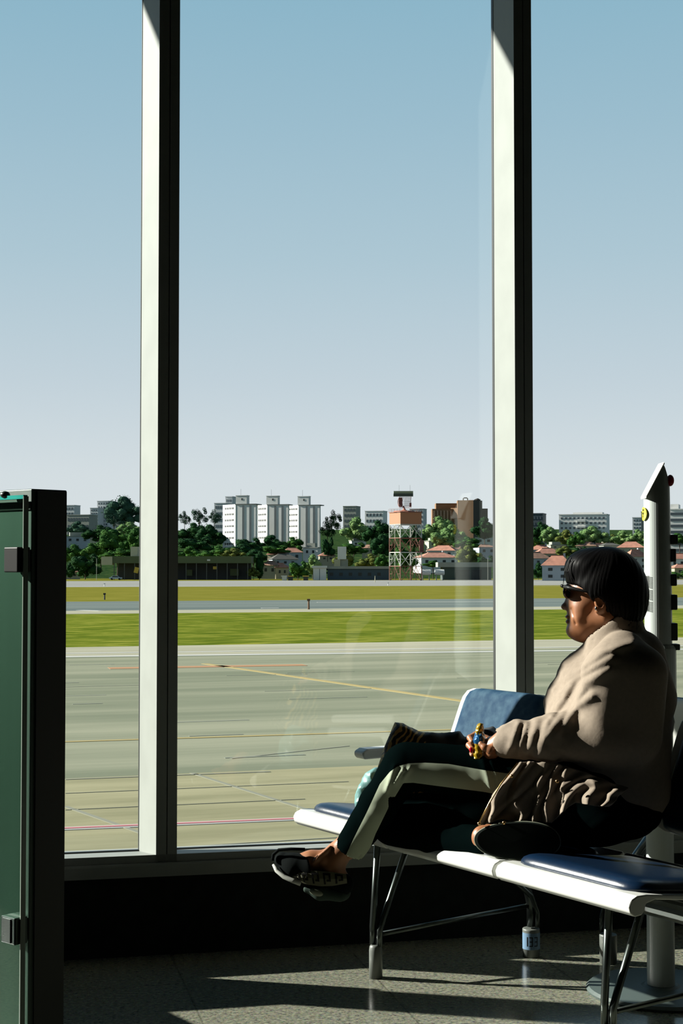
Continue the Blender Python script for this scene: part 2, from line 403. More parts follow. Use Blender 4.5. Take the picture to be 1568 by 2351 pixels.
# ---------------------------------------------------------------- land behind the airfield
TER = [(480, -3.2), (560, -3.2), (650, 3.2), (780, 11.5), (1000, 22), (1300, 34), (2200, 46), (4000, 60)]
def tz(Y):
    return float(np.interp(Y, [a for a, b in TER], [b for a, b in TER]))
def Yof(py):
    """depth where the land shows at pixel row py"""
    for Y in range(500, 3900, 5):
        if 1302 - F * (tz(Y) - CAM_H) / Y <= py: return float(Y)
    return 3900.0
M_land = ground_mat('scrub_land', lin((34, 62, 36)), lin((66, 86, 50)), .3, (1, 1, 1))
b = MB(); xs = np.linspace(-1100, 1500, 60); ysl = [600, 604] + [620 + 40 * k for k in range(80)]
for Y in ysl:
    for x in xs: b.v.append((x, Y, -3.4 if Y == ysl[0] else tz(Y - 40) + (mnoise.noise(Vector((x * .01, Y * .01, 0))) * 2 if Y > 640 else -.06)))
nx = len(xs)
for j in range(len(ysl) - 1):
    for i2 in range(nx - 1): b.f.append((j * nx + i2, j * nx + i2 + 1, (j + 1) * nx + i2 + 1, (j + 1) * nx + i2)); b.m.append(0)
b.build('hills', M_land, smooth=True, kind='structure')
def lo_(rgb): return tuple(v * K_OUT for v in lin(rgb))
def bmat(nm, rgb, **k): return mat(nm, lo_(rgb), .85, var=.06, scale=.3, **k)
M_wh = bmat('white_render', (250, 250, 244)); M_grw = mat('grey_render', (.55, .54, .51), .9, var=.04, scale=.3); M_haze = mat('hazy_grey_render', (.40, .41, .41), .9, var=.04, scale=.3)  # both greys lightened, distance haze put into the wall colour
M_cream = bmat('cream_render', (218, 212, 180)); M_brn = bmat('brown_cladding', (150, 110, 72)); M_brn2 = bmat('dark_brown_cladding', (76, 70, 60))
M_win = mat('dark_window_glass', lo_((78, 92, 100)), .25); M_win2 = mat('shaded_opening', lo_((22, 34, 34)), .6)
M_tile = mat('terracotta_tiles', lo_((196, 134, 110)), .9, var=.18, scale=.6); M_tile2 = mat('weathered_tiles', lo_((176, 132, 108)), .9, var=.2, scale=.5)
M_dkroof = mat('dark_slate_roof', lo_((84, 84, 76)), .9); M_olive = bmat('olive_fascia', (104, 116, 78)); M_bluegrey = bmat('blue_grey_cladding', (70, 92, 104))
M_yellow = mat('yellow_panel', lo_((232, 196, 64)), .6); M_conc2 = bmat('pale_concrete', (168, 172, 160))
PIX = lambda Y: Y / F
def wins(b, x0, x1, z0, z1, yf, nx_, nz_, fw=.55, fh=.5, d=.12, mi=0):
    """grid of windows slightly proud of the wall at y = yf"""
    cw = (x1 - x0) / nx_; chh = (z1 - z0) / nz_
    for i_ in range(nx_):
        for j_ in range(nz_):
            cx = x0 + (i_ + .5) * cw; cz = z0 + (j_ + .5) * chh
            b.box(cx - cw * fw / 2, cx + cw * fw / 2, yf - d, yf + .05, cz - chh * fh / 2, cz + chh * fh / 2, mi)
def block(name, cat, label, px0, px1, pt, Y, wall, depth=14, cols=6, rows=8, group=None, rotz=-.3, pent=None, winm=None, base=None, fw=.55, fh=.45, bands=False):
    """apartment or office block: body, roof edge, windows"""
    s = PIX(Y); c = P((px0 + px1) / 2, pt, Y); zb_ = tz(Y) - 3; W = (px1 - px0) * s; H = c.z - zb_
    root = empty(name, label, cat, (c.x, Y, zb_), rotz, group)
    MB().box(-W / 2, W / 2, 0, depth, 0, H).build('wall', wall, root)
    MB().box(-W / 2 - .2, W / 2 + .2, -.2, depth + .2, H, H + .5).build('roof', wall, root)
    wb = MB()
    vis = min(H, 100 * s)
    if bands: wins(wb, -W / 2, W / 2, H - vis, H - .5, 0, 1, rows, .96, fh)
    else:
        wins(wb, -W / 2 + .5, W / 2 - .5, H - vis, H - .5, 0, cols, rows, fw, fh)
        for k in range(rows):
            z = H - vis + (k + .5) * (vis - .5) / rows
            wb.box(-W / 2 - .1, -W / 2 + .02, depth * .15, depth * .85, z - .5, z + .5)
    wb.parts('window', winm or M_win, root)
    if pent:
        for (a, b_, h_) in pent: MB().box(-W / 2 + a * W, -W / 2 + b_ * W, depth * .25, depth * .75, H, H + h_).build('roof_tower', wall, root)
    return root
# three slabs seen corner-on: lit stair-side with windows at left, blank shaded side at right
def slab_tower(xl, xc, xr, ytl, ytr, Y, px_pent, label):
    s = PIX(Y); zb_ = tz(Y) - 4; q = P(xc, ytl, Y); H = q.z - zb_
    wl = (xc - xl) * s; wr = (xr - xc) * s
    rz = math.radians(-18)
    root = empty('apartment_tower', label, 'apartment building', (q.x, Y, zb_), rz, 'slab apartment towers beyond the airfield')
    dl = wl / math.sin(math.radians(12) + .055) * .30
    D = min(dl, 26); W = wr / math.cos(rz)
    # body: near corner at origin, right face along +x, left face recedes along (-.72,.69)
    ly = D; lx = (-wl * 1.03 - ly * math.sin(-rz)) / math.cos(rz)
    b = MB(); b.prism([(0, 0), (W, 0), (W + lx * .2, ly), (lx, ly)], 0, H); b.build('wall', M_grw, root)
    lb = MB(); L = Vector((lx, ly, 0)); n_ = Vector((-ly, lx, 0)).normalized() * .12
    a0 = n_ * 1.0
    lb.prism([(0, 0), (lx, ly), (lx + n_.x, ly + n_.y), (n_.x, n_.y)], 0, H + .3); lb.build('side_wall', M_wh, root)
    wb = MB(); nr = 8
    for k in range(nr):
        z = H - (k + .55) * 3.0
        for u0, u1 in ((.12, .3), (.36, .48), (.54, .66), (.72, .82)):
            A = L * u0 + n_ * 2; B = L * u1 + n_ * 2; A2 = L * u0; B2 = L * u1
            wb.prism([(A2.x, A2.y), (B2.x, B2.y), (B.x, B.y), (A.x, A.y)], z - .45, z + .45)
    wb.parts('window', M_win2, root)
    rb = MB()
    for u in (.33, .38, .68, .74): rb.box(W * u, W * u + .5, -.12, .1, 0, H - .5)
    rb.parts('wall_groove', mat('groove_grey', lo_((128, 136, 138)), .9), root)
    MB().box(W * .0 - .2, W + .2, -.25, ly, H, H + .45).build('roof', mat('roof_edge', lo_((120, 128, 124)), .9), root)
    p0, p1, pt_ = px_pent; z1 = P(xc, pt_, Y).z - zb_
    pb = MB(); x0 = (p0 - xc) * s; x1 = (p1 - xc) * s
    pb.box(x0, x1, ly * .3, ly * .75, H, z1); pb.box(x0 - .15, x1 + .15, ly * .3 - .15, ly * .75 + .15, z1, z1 + .3)
    t_ = pb.build('roof_tower', M_wh, root)
    MB().box(x0 + (x1 - x0) * .5, x0 + (x1 - x0) * .62, ly * .3 - .1, ly * .3 + .1, z1 - 2.2, z1 - 1.2).build('window', M_win2, t_)
    MB().tube([(x0 + (x1 - x0) * .35, ly * .5, z1), (x0 + (x1 - x0) * .35, ly * .5, z1 + 3.6)], .06, 5).build('antenna', M_darksteel, root)
    return root
slab_tower(509, 541, 588, 1159, 1160, 770, (537, 564, 1138), 'nearest pale slab apartment tower, leftmost of the three, its window side lit')
slab_tower(588, 614, 662, 1160, 1160, 785, (608, 636, 1139), 'middle of the three pale slab apartment towers')
slab_tower(660, 686, 734, 1161, 1161, 800, (680, 707, 1140), 'rightmost of the three pale slab apartment towers')
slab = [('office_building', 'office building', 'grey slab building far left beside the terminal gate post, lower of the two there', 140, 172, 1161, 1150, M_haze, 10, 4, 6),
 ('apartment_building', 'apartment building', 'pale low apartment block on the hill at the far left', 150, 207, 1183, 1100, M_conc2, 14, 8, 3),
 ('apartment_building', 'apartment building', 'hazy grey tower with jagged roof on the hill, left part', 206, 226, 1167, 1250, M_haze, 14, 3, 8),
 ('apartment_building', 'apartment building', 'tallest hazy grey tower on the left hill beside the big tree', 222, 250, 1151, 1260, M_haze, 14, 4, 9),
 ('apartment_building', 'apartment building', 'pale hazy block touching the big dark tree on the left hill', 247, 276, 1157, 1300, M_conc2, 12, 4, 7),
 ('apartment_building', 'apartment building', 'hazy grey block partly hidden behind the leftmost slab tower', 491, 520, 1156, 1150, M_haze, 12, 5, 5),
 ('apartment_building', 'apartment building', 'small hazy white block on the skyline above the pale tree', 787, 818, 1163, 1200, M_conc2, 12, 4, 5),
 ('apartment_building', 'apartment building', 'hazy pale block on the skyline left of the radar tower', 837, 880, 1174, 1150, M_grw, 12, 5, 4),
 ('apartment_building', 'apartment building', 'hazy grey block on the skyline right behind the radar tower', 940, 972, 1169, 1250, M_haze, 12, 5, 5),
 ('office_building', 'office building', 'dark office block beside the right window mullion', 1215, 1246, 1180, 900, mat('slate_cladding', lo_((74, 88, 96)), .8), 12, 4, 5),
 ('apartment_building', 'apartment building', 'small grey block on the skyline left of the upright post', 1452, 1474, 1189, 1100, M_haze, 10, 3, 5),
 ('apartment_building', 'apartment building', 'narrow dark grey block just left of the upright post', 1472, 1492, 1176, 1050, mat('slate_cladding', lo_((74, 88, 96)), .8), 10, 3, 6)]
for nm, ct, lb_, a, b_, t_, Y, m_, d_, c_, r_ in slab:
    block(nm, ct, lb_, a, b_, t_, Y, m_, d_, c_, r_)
block('apartment_building', 'apartment building', 'hazy block with two roof boxes behind the leftmost slab tower', 517, 534, 1141, 1160, M_haze, 12, 3, 6)
r_ = block('apartment_building', 'apartment building', 'wide pale apartment block with balconies above the person\'s head', 1283, 1392, 1182, 900, M_grw, 14, 11, 6, pent=[(.28, .9, 1.6), (.05, .2, -.3)], fw=.5, fh=.4)
for k in range(5):
    bb = MB(); H_ = P(1300, 1182, 900).z - tz(900) + 3
    bb.box(-3.2 + 0, 1.8, -1.2, 0, H_ - 4.2 - k * 3.4, H_ - 3.2 - k * 3.4); bb.build('balcony', M_wh, r_)
block('office_building', 'office building', 'banded white office block at the right edge beside the upright post', 1538, 1640, 1170, 700, M_grw, 20, 1, 7, bands=True, fh=.45, pent=[(.0, .18, 2.8)])
# brown building
Y = 850; s = PIX(Y); zb_ = tz(Y) - 3
root = empty('brown_building', 'brown clad building with vertical fins right of the radar tower', 'office building', (P(1050, 1200, Y).x, Y, zb_))
def zz(py): return P(1050, py, Y).z - zb_
def xx(px): return (px - 1050) * s
MB().box(xx(993), xx(1040), 2, 12, 0, zz(1168)).build('wing', M_brn, root)
MB().box(xx(1003), xx(1056), 8, 20, 0, zz(1154)).build('rear_block', M_brn, root)
MB().prism([(xx(1036), 3), (xx(1052), 0), (xx(1056), 20), (xx(1040), 20)], 0, zz(1166)).build('middle_block', M_brn, root)
MB().prism([(xx(1050), -2), (xx(1085), -5), (xx(1087), 16), (xx(1054), 18)], 0, zz(1149)).build('tower_block', M_brn, root)
MB().prism([(xx(1085), -4.9), (xx(1108), 2), (xx(1108), 18), (xx(1087), 16)], 0, zz(1149)).build('dark_block', M_brn2, root)
MB().box(xx(1106), xx(1121), 3, 16, 0, zz(1167)).build('dark_wing', M_brn2, root)
b = MB()
for k in range(6): b.box(xx(996 + k * 7.6), xx(999 + k * 7.6), 1.4, 2.1, 4, zz(1172))
b.parts('fin', mat('pale_fins', lo_((196, 160, 130)), .8), root)
MB().tube([(xx(1065), 4, zz(1149)), (xx(1065), 4, zz(1144)), (xx(1067), 4, zz(1142.5)), (xx(1073), 4, zz(1142.5)), (xx(1075), 4, zz(1144)), (xx(1075), 4, zz(1149))], .35, 6).build('roof_arch', M_brn2, root)
MB().tube([(xx(1091), 4, zz(1149)), (xx(1098), 4, zz(1146)), (xx(1104), 4, zz(1149))], .8, 6).build('roof_tank', M_brn2, root)

# houses: px centre, ridge y, eave y, base y, width px, roof, wall, label
M_tan = bmat('tan_render', (190, 180, 150)); M_bluew = bmat('cool_white_render', (188, 198, 206))
houses = [
 (178, 1222, 1232, 1252, 56, 0, M_bluew, 'long white house with pale roof below the hazy left hill blocks'),
 (205, 1219, 1227, 1240, 30, 1, M_cream, 'small tiled roof house showing above the white house at far left'),
 (162, 1305, 1313, 1330, 44, 1, M_cream, 'low cream outbuilding with tiled roof behind the small tree at far left'),
 (632, 1262, 1273, 1296, 40, 1, M_tan, 'tiled house below the middle slab tower'),
 (672, 1257, 1268, 1290, 44, 1, M_bluew, 'tiled house below the rightmost slab tower'),
 (655, 1271, 1284, 1300, 60, 3, M_bluew, 'grey slate roofed house in front of the tiled houses under the towers'),
 (618, 1288, 1298, 1325, 40, 2, M_conc2, 'shaded grey house with reddish roof beside the columnar tree'),
 (648, 1293, 1303, 1325, 32, 1, M_tan, 'small tiled house left of the round roadside tree'),
 (712, 1247, 1258, 1278, 36, 0, M_wh, 'white house with flat bright roof under the rightmost slab tower'),
 (752, 1268, 1276, 1290, 36, 1, M_tan, 'tiled roof house half hidden left of the grey water tank'),
 (824, 1235, 1242, 1256, 34, 0, M_wh, 'white flat roofed house among trees left of the radar tower'),
 (846, 1250, 1258, 1272, 30, 2, M_tan, 'tiled house tucked behind trees left of the radar tower'),
 (1000, 1235, 1243, 1262, 34, 0, M_cream, 'cream house with pale roof right behind the radar tower'),
 (1012, 1252, 1264, 1280, 66, 1, M_wh, 'long tiled house just right of the radar tower'),
 (1052, 1251, 1262, 1276, 52, 2, M_wh, 'tiled house with white gable below the brown building'),
 (1010, 1268, 1280, 1300, 90, 1, M_wh, 'broad tiled roof house above the white storage tanks'),
 (1112, 1230, 1234, 1252, 44, 0, M_wh, 'bright white flat house left of the right mullion'),
 (1120, 1250, 1256, 1276, 44, 2, M_bluew, 'white house with dark windows beside the right mullion'),
 (1238, 1251, 1262, 1282, 46, 1, M_bluew, 'tiled house right of the right mullion, upper row'),
 (1262, 1258, 1271, 1290, 60, 1, M_tan, 'large tiled hip roof house right of the right mullion'),
 (1236, 1267, 1282, 1300, 60, 2, M_bluew, 'tiled roof house next to the right mullion, lower row'),
 (1278, 1275, 1298, 1334, 66, 1, M_bluew, 'two storey pale house with tiled roof behind the street lamp'),
 (1282, 1244, 1252, 1262, 40, 0, M_cream, 'cream house on the slope above the tiled roofs left of the seated person'),
 (1345, 1244, 1253, 1268, 46, 2, M_tan, 'tan house with worn tiles above the person\'s hair'),
 (1380, 1247, 1256, 1268, 40, 1, M_cream, 'tiled house above the person\'s hair, right of the tan one'),
 (1405, 1246, 1252, 1270, 40, 3, M_conc2, 'grey roofed house behind the top of the person\'s head'),
 (1448, 1243, 1257, 1276, 60, 1, M_cream, 'tiled hip roof house left of the upright post, upper row'),
 (1468, 1262, 1278, 1310, 50, 1, M_bluew, 'tiled house with pale gable directly left of the upright post'),
 (1562, 1248, 1257, 1270, 46, 1, M_wh, 'tiled house at the right edge, upper row'),
 (1566, 1270, 1283, 1306, 60, 1, M_grw, 'grey walled tiled house at the right edge, middle row'),
 (1572, 1295, 1304, 1322, 50, 1, M_tan, 'tiled house at the right edge, lowest row')]
for n_, (cx, yr, ye, yb_, wp, rt, wm, lab) in enumerate(houses):
    Y = min(Yof(yb_), 1200); s = PIX(Y); W = wp * s; D = W * .7
    zb_ = tz(Y); c = P(cx, yb_, Y); He = P(cx, ye, Y).z - zb_; Hr = P(cx, yr, Y).z - zb_
    root = empty('house', lab, 'house', (c.x, Y, zb_), math.radians([14, -12, 22, -20, 8][n_ % 5]), 'houses beyond the airfield')
    MB().box(-W / 2, W / 2, 0, D, -3, He).build('wall', wm, root)
    rm = [M_conc2, M_tile, M_tile2, M_dkroof][rt]
    b = MB()
    if rt == 0:
        b.box(-W / 2 - .3, W / 2 + .3, -.3, D + .3, He, He + .35); b.box(-W * .3, W * .25, D * .3, D * .8, He, max(Hr, He + .6))
    else:
        o_ = .5; e_ = [(-W / 2 - o_, -o_, He), (W / 2 + o_, -o_, He), (W / 2 + o_, D + o_, He), (-W / 2 - o_, D + o_, He), (-W / 2 + D * .45, D / 2, Hr), (W / 2 - D * .45, D / 2, Hr)]
        b.add(e_, [(0, 1, 5, 4), (1, 2, 5), (2, 3, 4, 5), (3, 0, 4), (3, 2, 1, 0)])
        b.box(-W / 2 + D * .4, W / 2 - D * .4, D / 2 - .15, D / 2 + .15, Hr - .1, Hr + .12)
    b.build('roof', rm, root)
    b = MB(); nh = 2 if He > 5 else 1
    wins(b, -W / 2 + .6, W / 2 - .6, max(He - 3.2 * nh, .4), He - .2, 0, max(2, int(W / 3.4)), nh, .34, .42)
    b.parts('window', M_win2, root)
    if n_ % 3 == 0 and rt: MB().box(W * .2, W * .2 + .7, D * .6, D * .6 + .7, He, Hr + .7).build('chimney', wm, root)

# hangar canopy at left
Y = 540; s = PIX(Y); zb_ = GZ
def bx(px0, px1, pt, pb, y0, y1, m_, nm, root, Yr=None):
    Yr = Yr or Y; c = root.location
    a = P(px0, pt, Yr); d_ = P(px1, pb, Yr)
    return MB().box(a.x - c.x, d_.x - c.x, y0, y1, d_.z - c.z, a.z - c.z).build(nm, m_, root)
root = empty('hangar_shelter', 'long open shelter with olive fascia and dark bays at the airfield edge', 'hangar', (P(420, 1330, Y).x, Y, GZ))
bx(252, 577, 1277, 1293, -1, 14, M_olive, 'fascia', root)
bx(234, 259, 1278, 1297, -1.6, 4, M_cream, 'end_panel', root)
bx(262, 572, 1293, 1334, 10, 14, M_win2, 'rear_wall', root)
b = MB()
for k in range(14):
    x = P(262 + k * 23.6, 1310, Y).x - root.location.x
    b.box(x - .12, x + .12, 0, .3, 0, P(300, 1293, Y).z - GZ)
b.parts('column', M_darksteel, root)
bx(425, 437, 1308, 1322, 6, 8, M_olive, 'stored_crate', root); bx(525, 545, 1306, 1322, 7, 8, M_olive, 'stored_crate', root)
bx(476, 483, 1284, 1288, -1.2, -1, M_wh, 'fascia_sign', root)
bx(297, 313, 1255, 1277, 3, 8, M_cream, 'roof_block', root)
bx(315, 330, 1233, 1262, 9, 12, M_wh, 'stair_tower', root)
MB().box(-.75, .75, -.1, .1, -1, 1, M=Matrix.Translation((0, 0, 1)) @ Matrix.Rotation(math.radians(14), 4, 'Y')).build('yellow_panel_sign', M_yellow, loc=(P(313, 1309, 535).x, 535, P(313, 1309, 535).z - 1), label='tilted yellow panel standing in the shelter left of the left mullion', cat='sign')
MB().box(-.75, .75, -.1, .1, 0, 1).build('yellow_box_sign', M_yellow, loc=(P(494, 1306, 541).x, 541, P(494, 1307, 541).z), label='small yellow sign hanging in the dark shelter bay', cat='sign')
for (x0, x1, py_, Yc, lab, col) in ((250, 282, 1327, 536, 'silver blue car parked by the shelter at the left', (130, 150, 170)),):
    a = P((x0 + x1) / 2, py_, Yc); L = 4.4
    root = empty('car', lab, 'car', (a.x, Yc, GZ)); cm = mat('car_paint', lin(col), .3, metal=.3)
    MB().extr([(-2.2, .35), (2.2, .35), (2.25, .8), (1.3, .95), (.7, 1.45), (-1.0, 1.45), (-1.7, .95), (-2.2, .85)], lambda q, t: Vector((q[0], t, q[1])), -.85, .85).build('body', cm, root, bevel=.05)
    MB().extr([(1.15, .97), (.65, 1.38), (-.95, 1.38), (-1.5, .97)], lambda q, t: Vector((q[0], t, q[1])), -.87, .87).build('side_window', M_win2, root)
    for wx in (-1.35, 1.35):
        MB().tube([(wx, -.9, .33), (wx, .9, .33)], .33, 14).build('wheel', M_black, root)
# blue-grey sheds either side of the radar tower
Y = 530
root = empty('shed', 'long low blue grey shed left of the radar tower', 'shed', (P(800, 1330, Y).x, Y, GZ))
bx(752, 893, 1305, 1336, 0, 9, M_bluegrey, 'wall', root); bx(720, 893, 1300, 1306, -.6, 10, M_conc2, 'roof_edge', root)
b = MB()
for k in range(6): b.box(-6.5 + k * 3.3, -6.5 + k * 3.3 + 1.2, -.08, .05, 1.5, 2.6)
b.parts('window', M_win2, root)
root = empty('utility_hut', 'small pale grey utility hut with bright roof left of the long shed', 'hut', (P(735, 1330, 528).x, 528, GZ))
bx(719, 749, 1304, 1336, 0, 4, M_grw, 'wall', root, 528); bx(716, 751, 1299, 1304, -.4, 4.4, M_wh, 'roof', root, 528)
bx(733, 734, 1306, 1334, -.05, .05, M_bluegrey, 'door_gap', root, 528)
root = empty('water_tank', 'grey box water tank on a cream block behind the shed', 'tank', (P(775, 1300, 560).x, 560, GZ))
bx(767, 781, 1284, 1336, 0, 5, M_cream, 'cream_block', root, 560); bx(781, 799, 1284, 1336, .5, 5, M_conc2, 'grey_block', root, 560)
MB().prism([(-.0, 0), (3.2, 0), (3.2, 3), (0, 3)], P(770, 1284, 560).z - GZ, P(770, 1255, 560).z - GZ).build('tank_body', M_grw, root)
root = empty('workshop', 'grey workshop with wide dark doors right of the radar tower', 'workshop', (P(1060, 1330, 535).x, 535, GZ))
Y = 535
bx(1005, 1135, 1291, 1302, -.8, 12, M_conc2, 'fascia', root); bx(1016, 1128, 1302, 1336, 0, 12, mat('grey_green_wall', lo_((72, 88, 84)), .9), 'wall', root)
bx(1046, 1078, 1308, 1336, -.1, .1, M_win2, 'door', root); bx(1082, 1106, 1308, 1336, -.1, .1, M_win2, 'door', root)
for k, (xa, lab) in enumerate(((970, 'white horizontal fuel tank on legs beside the radar tower foot'), (1001, 'white horizontal fuel tank on legs, the one nearer the workshop'))):
    a = P(xa + 8, 1314, 522); root = empty('storage_tank', lab, 'tank', (a.x, 522, GZ), 0, 'white tanks by the workshop')
    r_ = 6.3 * PIX(522); zc_ = P(xa, 1314, 522).z - GZ
    MB().tube([(-1.7, 0, zc_), (-1.55, 0, zc_), (1.55, 0, zc_), (1.7, 0, zc_)], [r_ * .7, r_, r_, r_ * .7], 16).build('tank_shell', M_wh, root, smooth=False)
    for lx in (-1.1, 1.1): MB().box(lx - .15, lx + .15, -.5, .5, 0, zc_ - r_ * .8).build('leg', M_conc2, root)
# street lamps
def lamp(px, ptop, pbase, Yl, arm, lab):
    a = P(px, ptop, Yl); H = a.z - tz(Yl)
    root = empty('street_lamp', lab, 'street lamp', (a.x, Yl, tz(Yl)))
    MB().tube([(0, 0, 0), (0, 0, H)], .09, 6).build('pole', M_conc2, root)
    if arm == 2:
        MB().tube([(-1.6, 0, H + .1), (0, 0, H), (1.6, 0, H + .1)], .06, 6).build('arm', M_conc2, root)
        for sx_ in (-1.7, 1.7): MB().box(sx_ - .5, sx_ + .5, -.15, .15, H + .02, H + .2).build('lamp_head', M_conc2, root)
    else:
        MB().tube([(0, 0, H), (-.2, 0, H + .35), (-.7, 0, H + .6), (-1.3, 0, H + .65)], .06, 6).build('arm', M_conc2, root)
        MB().box(-1.8, -1.2, -.12, .12, H + .6, H + .75).build('lamp_head', M_conc2, root)
lamp(1281.5, 1281, 1335, 525, 2, 'double headed street lamp in front of the two storey tiled house')
lamp(1120, 1281, 1335, 525, 1, 'curved single street lamp beside the right mullion')
lamp(222, 1283, 1335, 530, 1, 'thin street lamp left of the cream end panel of the shelter')
# field markers
for k, (px, py, h_, lab) in enumerate(((708.5, 1399, .9, 'short marker post on the near runway edge'), (240, 1377, .7, 'short marker post in the far grass strip, left pane'), (861, 1337, 1.7, 'pale stub post in front of the long shed'), (240, 1346, .5, 'tiny white taxiway light at the far left'), (891, 1344, .5, 'tiny white taxiway light in front of the radar tower'))):
    g = GP(px, py); root = empty('marker_post', lab, 'marker', (g.x, g.y, GZ))
    mm = [mat('marker_brown', lo_((120, 90, 60)), .8), M_win2, M_cream, M_wh, M_wh][k]
    MB().tube([(0, 0, 0), (0, 0, h_)], [.12, .09], 8).build('post', mm, root)
    MB().box(-.16, .16, -.16, .16, h_, h_ + .22).build('cap', mm, root)
for k, px in enumerate((653, 667, 702)):
    a = P(px, 1333, 515); root = empty('equipment_box', ['white equipment frame left of the round roadside tree', 'yellow topped equipment stand left of the round roadside tree', 'yellow topped equipment stand right of the round roadside tree'][k], 'equipment', (a.x, 515, GZ))
    MB().box(-.8, .8, -.4, .4, 0, 1.3).build('cabinet', M_wh if k == 0 else M_dkroof, root)
    MB().box(-1.1, 1.1, -.5, .5, 1.3, 1.6).build('top', M_wh if k == 0 else M_yellow, root)

# ---------------------------------------------------------------- radar tower
Y = 515; s = PIX(Y)
xL, xM, xR = 895.5, 919.5, 969                       # left edge, near corner, right edge in the photo
root = empty('radar_tower', 'red and white lattice radar tower with orange tank drum and rotating antenna', 'radar tower', (P(xM, 1335, Y).x, Y, GZ))
M_rw = bmat('tower_white', (222, 224, 212)); M_rr = mat('tower_red', lo_((140, 84, 62)), .7); M_or = mat('tower_orange', lo_((186, 120, 74)), .7)
M_ro = mat('antenna_red', lo_((126, 66, 56)), .7)
a = (xM - xL) * s; bR = (xR - xM) * s
cN = Vector((0, 0, 0)); cL = Vector((-a, 5.5, 0)); cR = Vector((bR, 3.0, 0)); cB = cL + cR
corn = [cN, cR, cB, cL]
def hz(py): return P(xM, py, Y).z - GZ
lev = [0, hz(1303), hz(1300), hz(1267), hz(1234), hz(1204)]
lev = [hz(1336), hz(1300), hz(1268), hz(1235), hz(1204)]
for k in range(4):
    z0, z1 = lev[k], lev[k + 1]; m_ = M_rr if k % 2 == 0 else M_rw; b = MB()
    for i_ in range(4):
        p = corn[i_]; q = corn[(i_ + 1) % 4]; up0 = Vector((0, 0, z0)); up1 = Vector((0, 0, z1)); mid = (p + q) / 2; zm_ = Vector((0, 0, (z0 + z1) / 2))
        b.tube([p + up0, p + up1], .19, 6)
        b.tube([p + up1, q + up1], .15, 6)
        b.tube([p + up0, mid + up1], .11, 5); b.tube([q + up0, mid + up1], .11, 5)
        b.tube([p + zm_ , (p + mid) / 2 + zm_], .07, 4); b.tube([q + zm_, (q + mid) / 2 + zm_], .07, 4)
        b.tube([p + up1, (p + mid) / 2 + zm_], .07, 4); b.tube([q + up1, (q + mid) / 2 + zm_], .07, 4)
        if (q - p).length > 5.5: b.tube([mid + up0, mid + up1], .10, 5)
    b.build('lattice_stage', m_, root)
ctr = cB / 2
zt0, zt1 = hz(1204), hz(1176)
b = MB(); top = [c + (c - ctr).normalized() * .3 for c in corn]
b.prism([(q.x, q.y) for q in corn], zt0, zt1); b.build('cabin', M_or, root)
b = MB(); b.prism([(q.x, q.y) for q in top], zt1, zt1 + .25)
b.build('deck', M_rr, root)
b = MB()
for i_ in range(4):
    p = top[i_]; q = top[(i_ + 1) % 4]
    for u in (0, .25, .5, .75): w_ = p.lerp(q, u); b.tube([w_ + Vector((0, 0, zt1)), w_ + Vector((0, 0, zt1 + 1.2))], .03, 4)
    for h_ in (.6, 1.2): b.tube([p + Vector((0, 0, zt1 + h_)), q + Vector((0, 0, zt1 + h_))], .03, 4)
b.build('railing', M_rr, root)
xc_ = (929.5 - xM) * s
b = MB(); b.lathe([(4.0, zt1 + .1), (3.4, zt1 + .6), (1.4, hz(1172)), (.5, hz(1169)), (.35, hz(1166))], (xc_, ctr.y, 0), 20); b.build('mast_base', mat('tower_salmon', lo_((190, 118, 94)), .7), root)
# antenna dish: curved grid reflector with box feed, bar antenna above
dz0, dz1 = hz(1165), hz(1140); b = MB()
nU = 10; W_ = 3.9
for i_ in range(nU + 1):
    u = i_ / nU; x = xc_ - 1.7 + u * W_
    pts = []
    for j_ in range(9):
        v = j_ / 8; dy = 2.2 * ((2 * v - 1) ** 2) + 1.2 * (2 * u - 1) ** 2
        pts.append((x + .5 * math.sin(v * 3.1) * (-1 if u < .5 else 0), ctr.y - dy + 1.2, dz0 + v * (dz1 - dz0)))
    b.tube(pts, .10 if i_ in (0, nU) else .05, 4)
for j_ in range(12):
    v = j_ / 11; pts = []
    for i_ in range(nU + 1):
        u = i_ / nU; dy = 2.2 * ((2 * v - 1) ** 2) + 1.2 * (2 * u - 1) ** 2
        pts.append((xc_ - 1.7 + u * W_ + .5 * math.sin(v * 3.1) * (-1 if u < .5 else 0), ctr.y - dy + 1.2, dz0 + v * (dz1 - dz0)))
    b.tube(pts, .045, 4)
b.build('reflector', M_ro, root)
b = MB(); b.box(xc_ - 1.9, xc_ - .6, ctr.y + .4, ctr.y + 1.5, dz0 + .4, dz1 - .1); b.build('back_plate', M_ro, root, bevel=.2)
MB().box(xc_ + 1.7, xc_ + 2.4, ctr.y - 1.5, ctr.y - .7, dz0 + .4, dz0 + 1.7).build('feed_horn', M_ro, root)
MB().tube([(xc_, ctr.y, hz(1168)), (xc_ - .3, ctr.y + .6, dz0 + .5)], .35, 8).build('pedestal', M_ro, root)
b = MB(); b.box((905 - xM) * s, (950 - xM) * s, ctr.y - .5, ctr.y + .3, hz(1132), hz(1126)); b.build('bar_antenna', mat('antenna_khaki', lo_((150, 156, 120)), .7), root)
b = MB(); b.box((904.5 - xM) * s, (950 - xM) * s, ctr.y - .7, ctr.y + .5, hz(1138.5), hz(1132)); b.build('bar_antenna_housing', mat('antenna_dark_green', lo_((58, 68, 50)), .7), root)
b = MB()
for px in (917.5, 943): b.tube([((px - xM) * s, ctr.y, hz(1127)), ((px - xM) * s, ctr.y, hz(1112))], .035, 4)
b.parts('rod_aerial', M_darksteel, root)
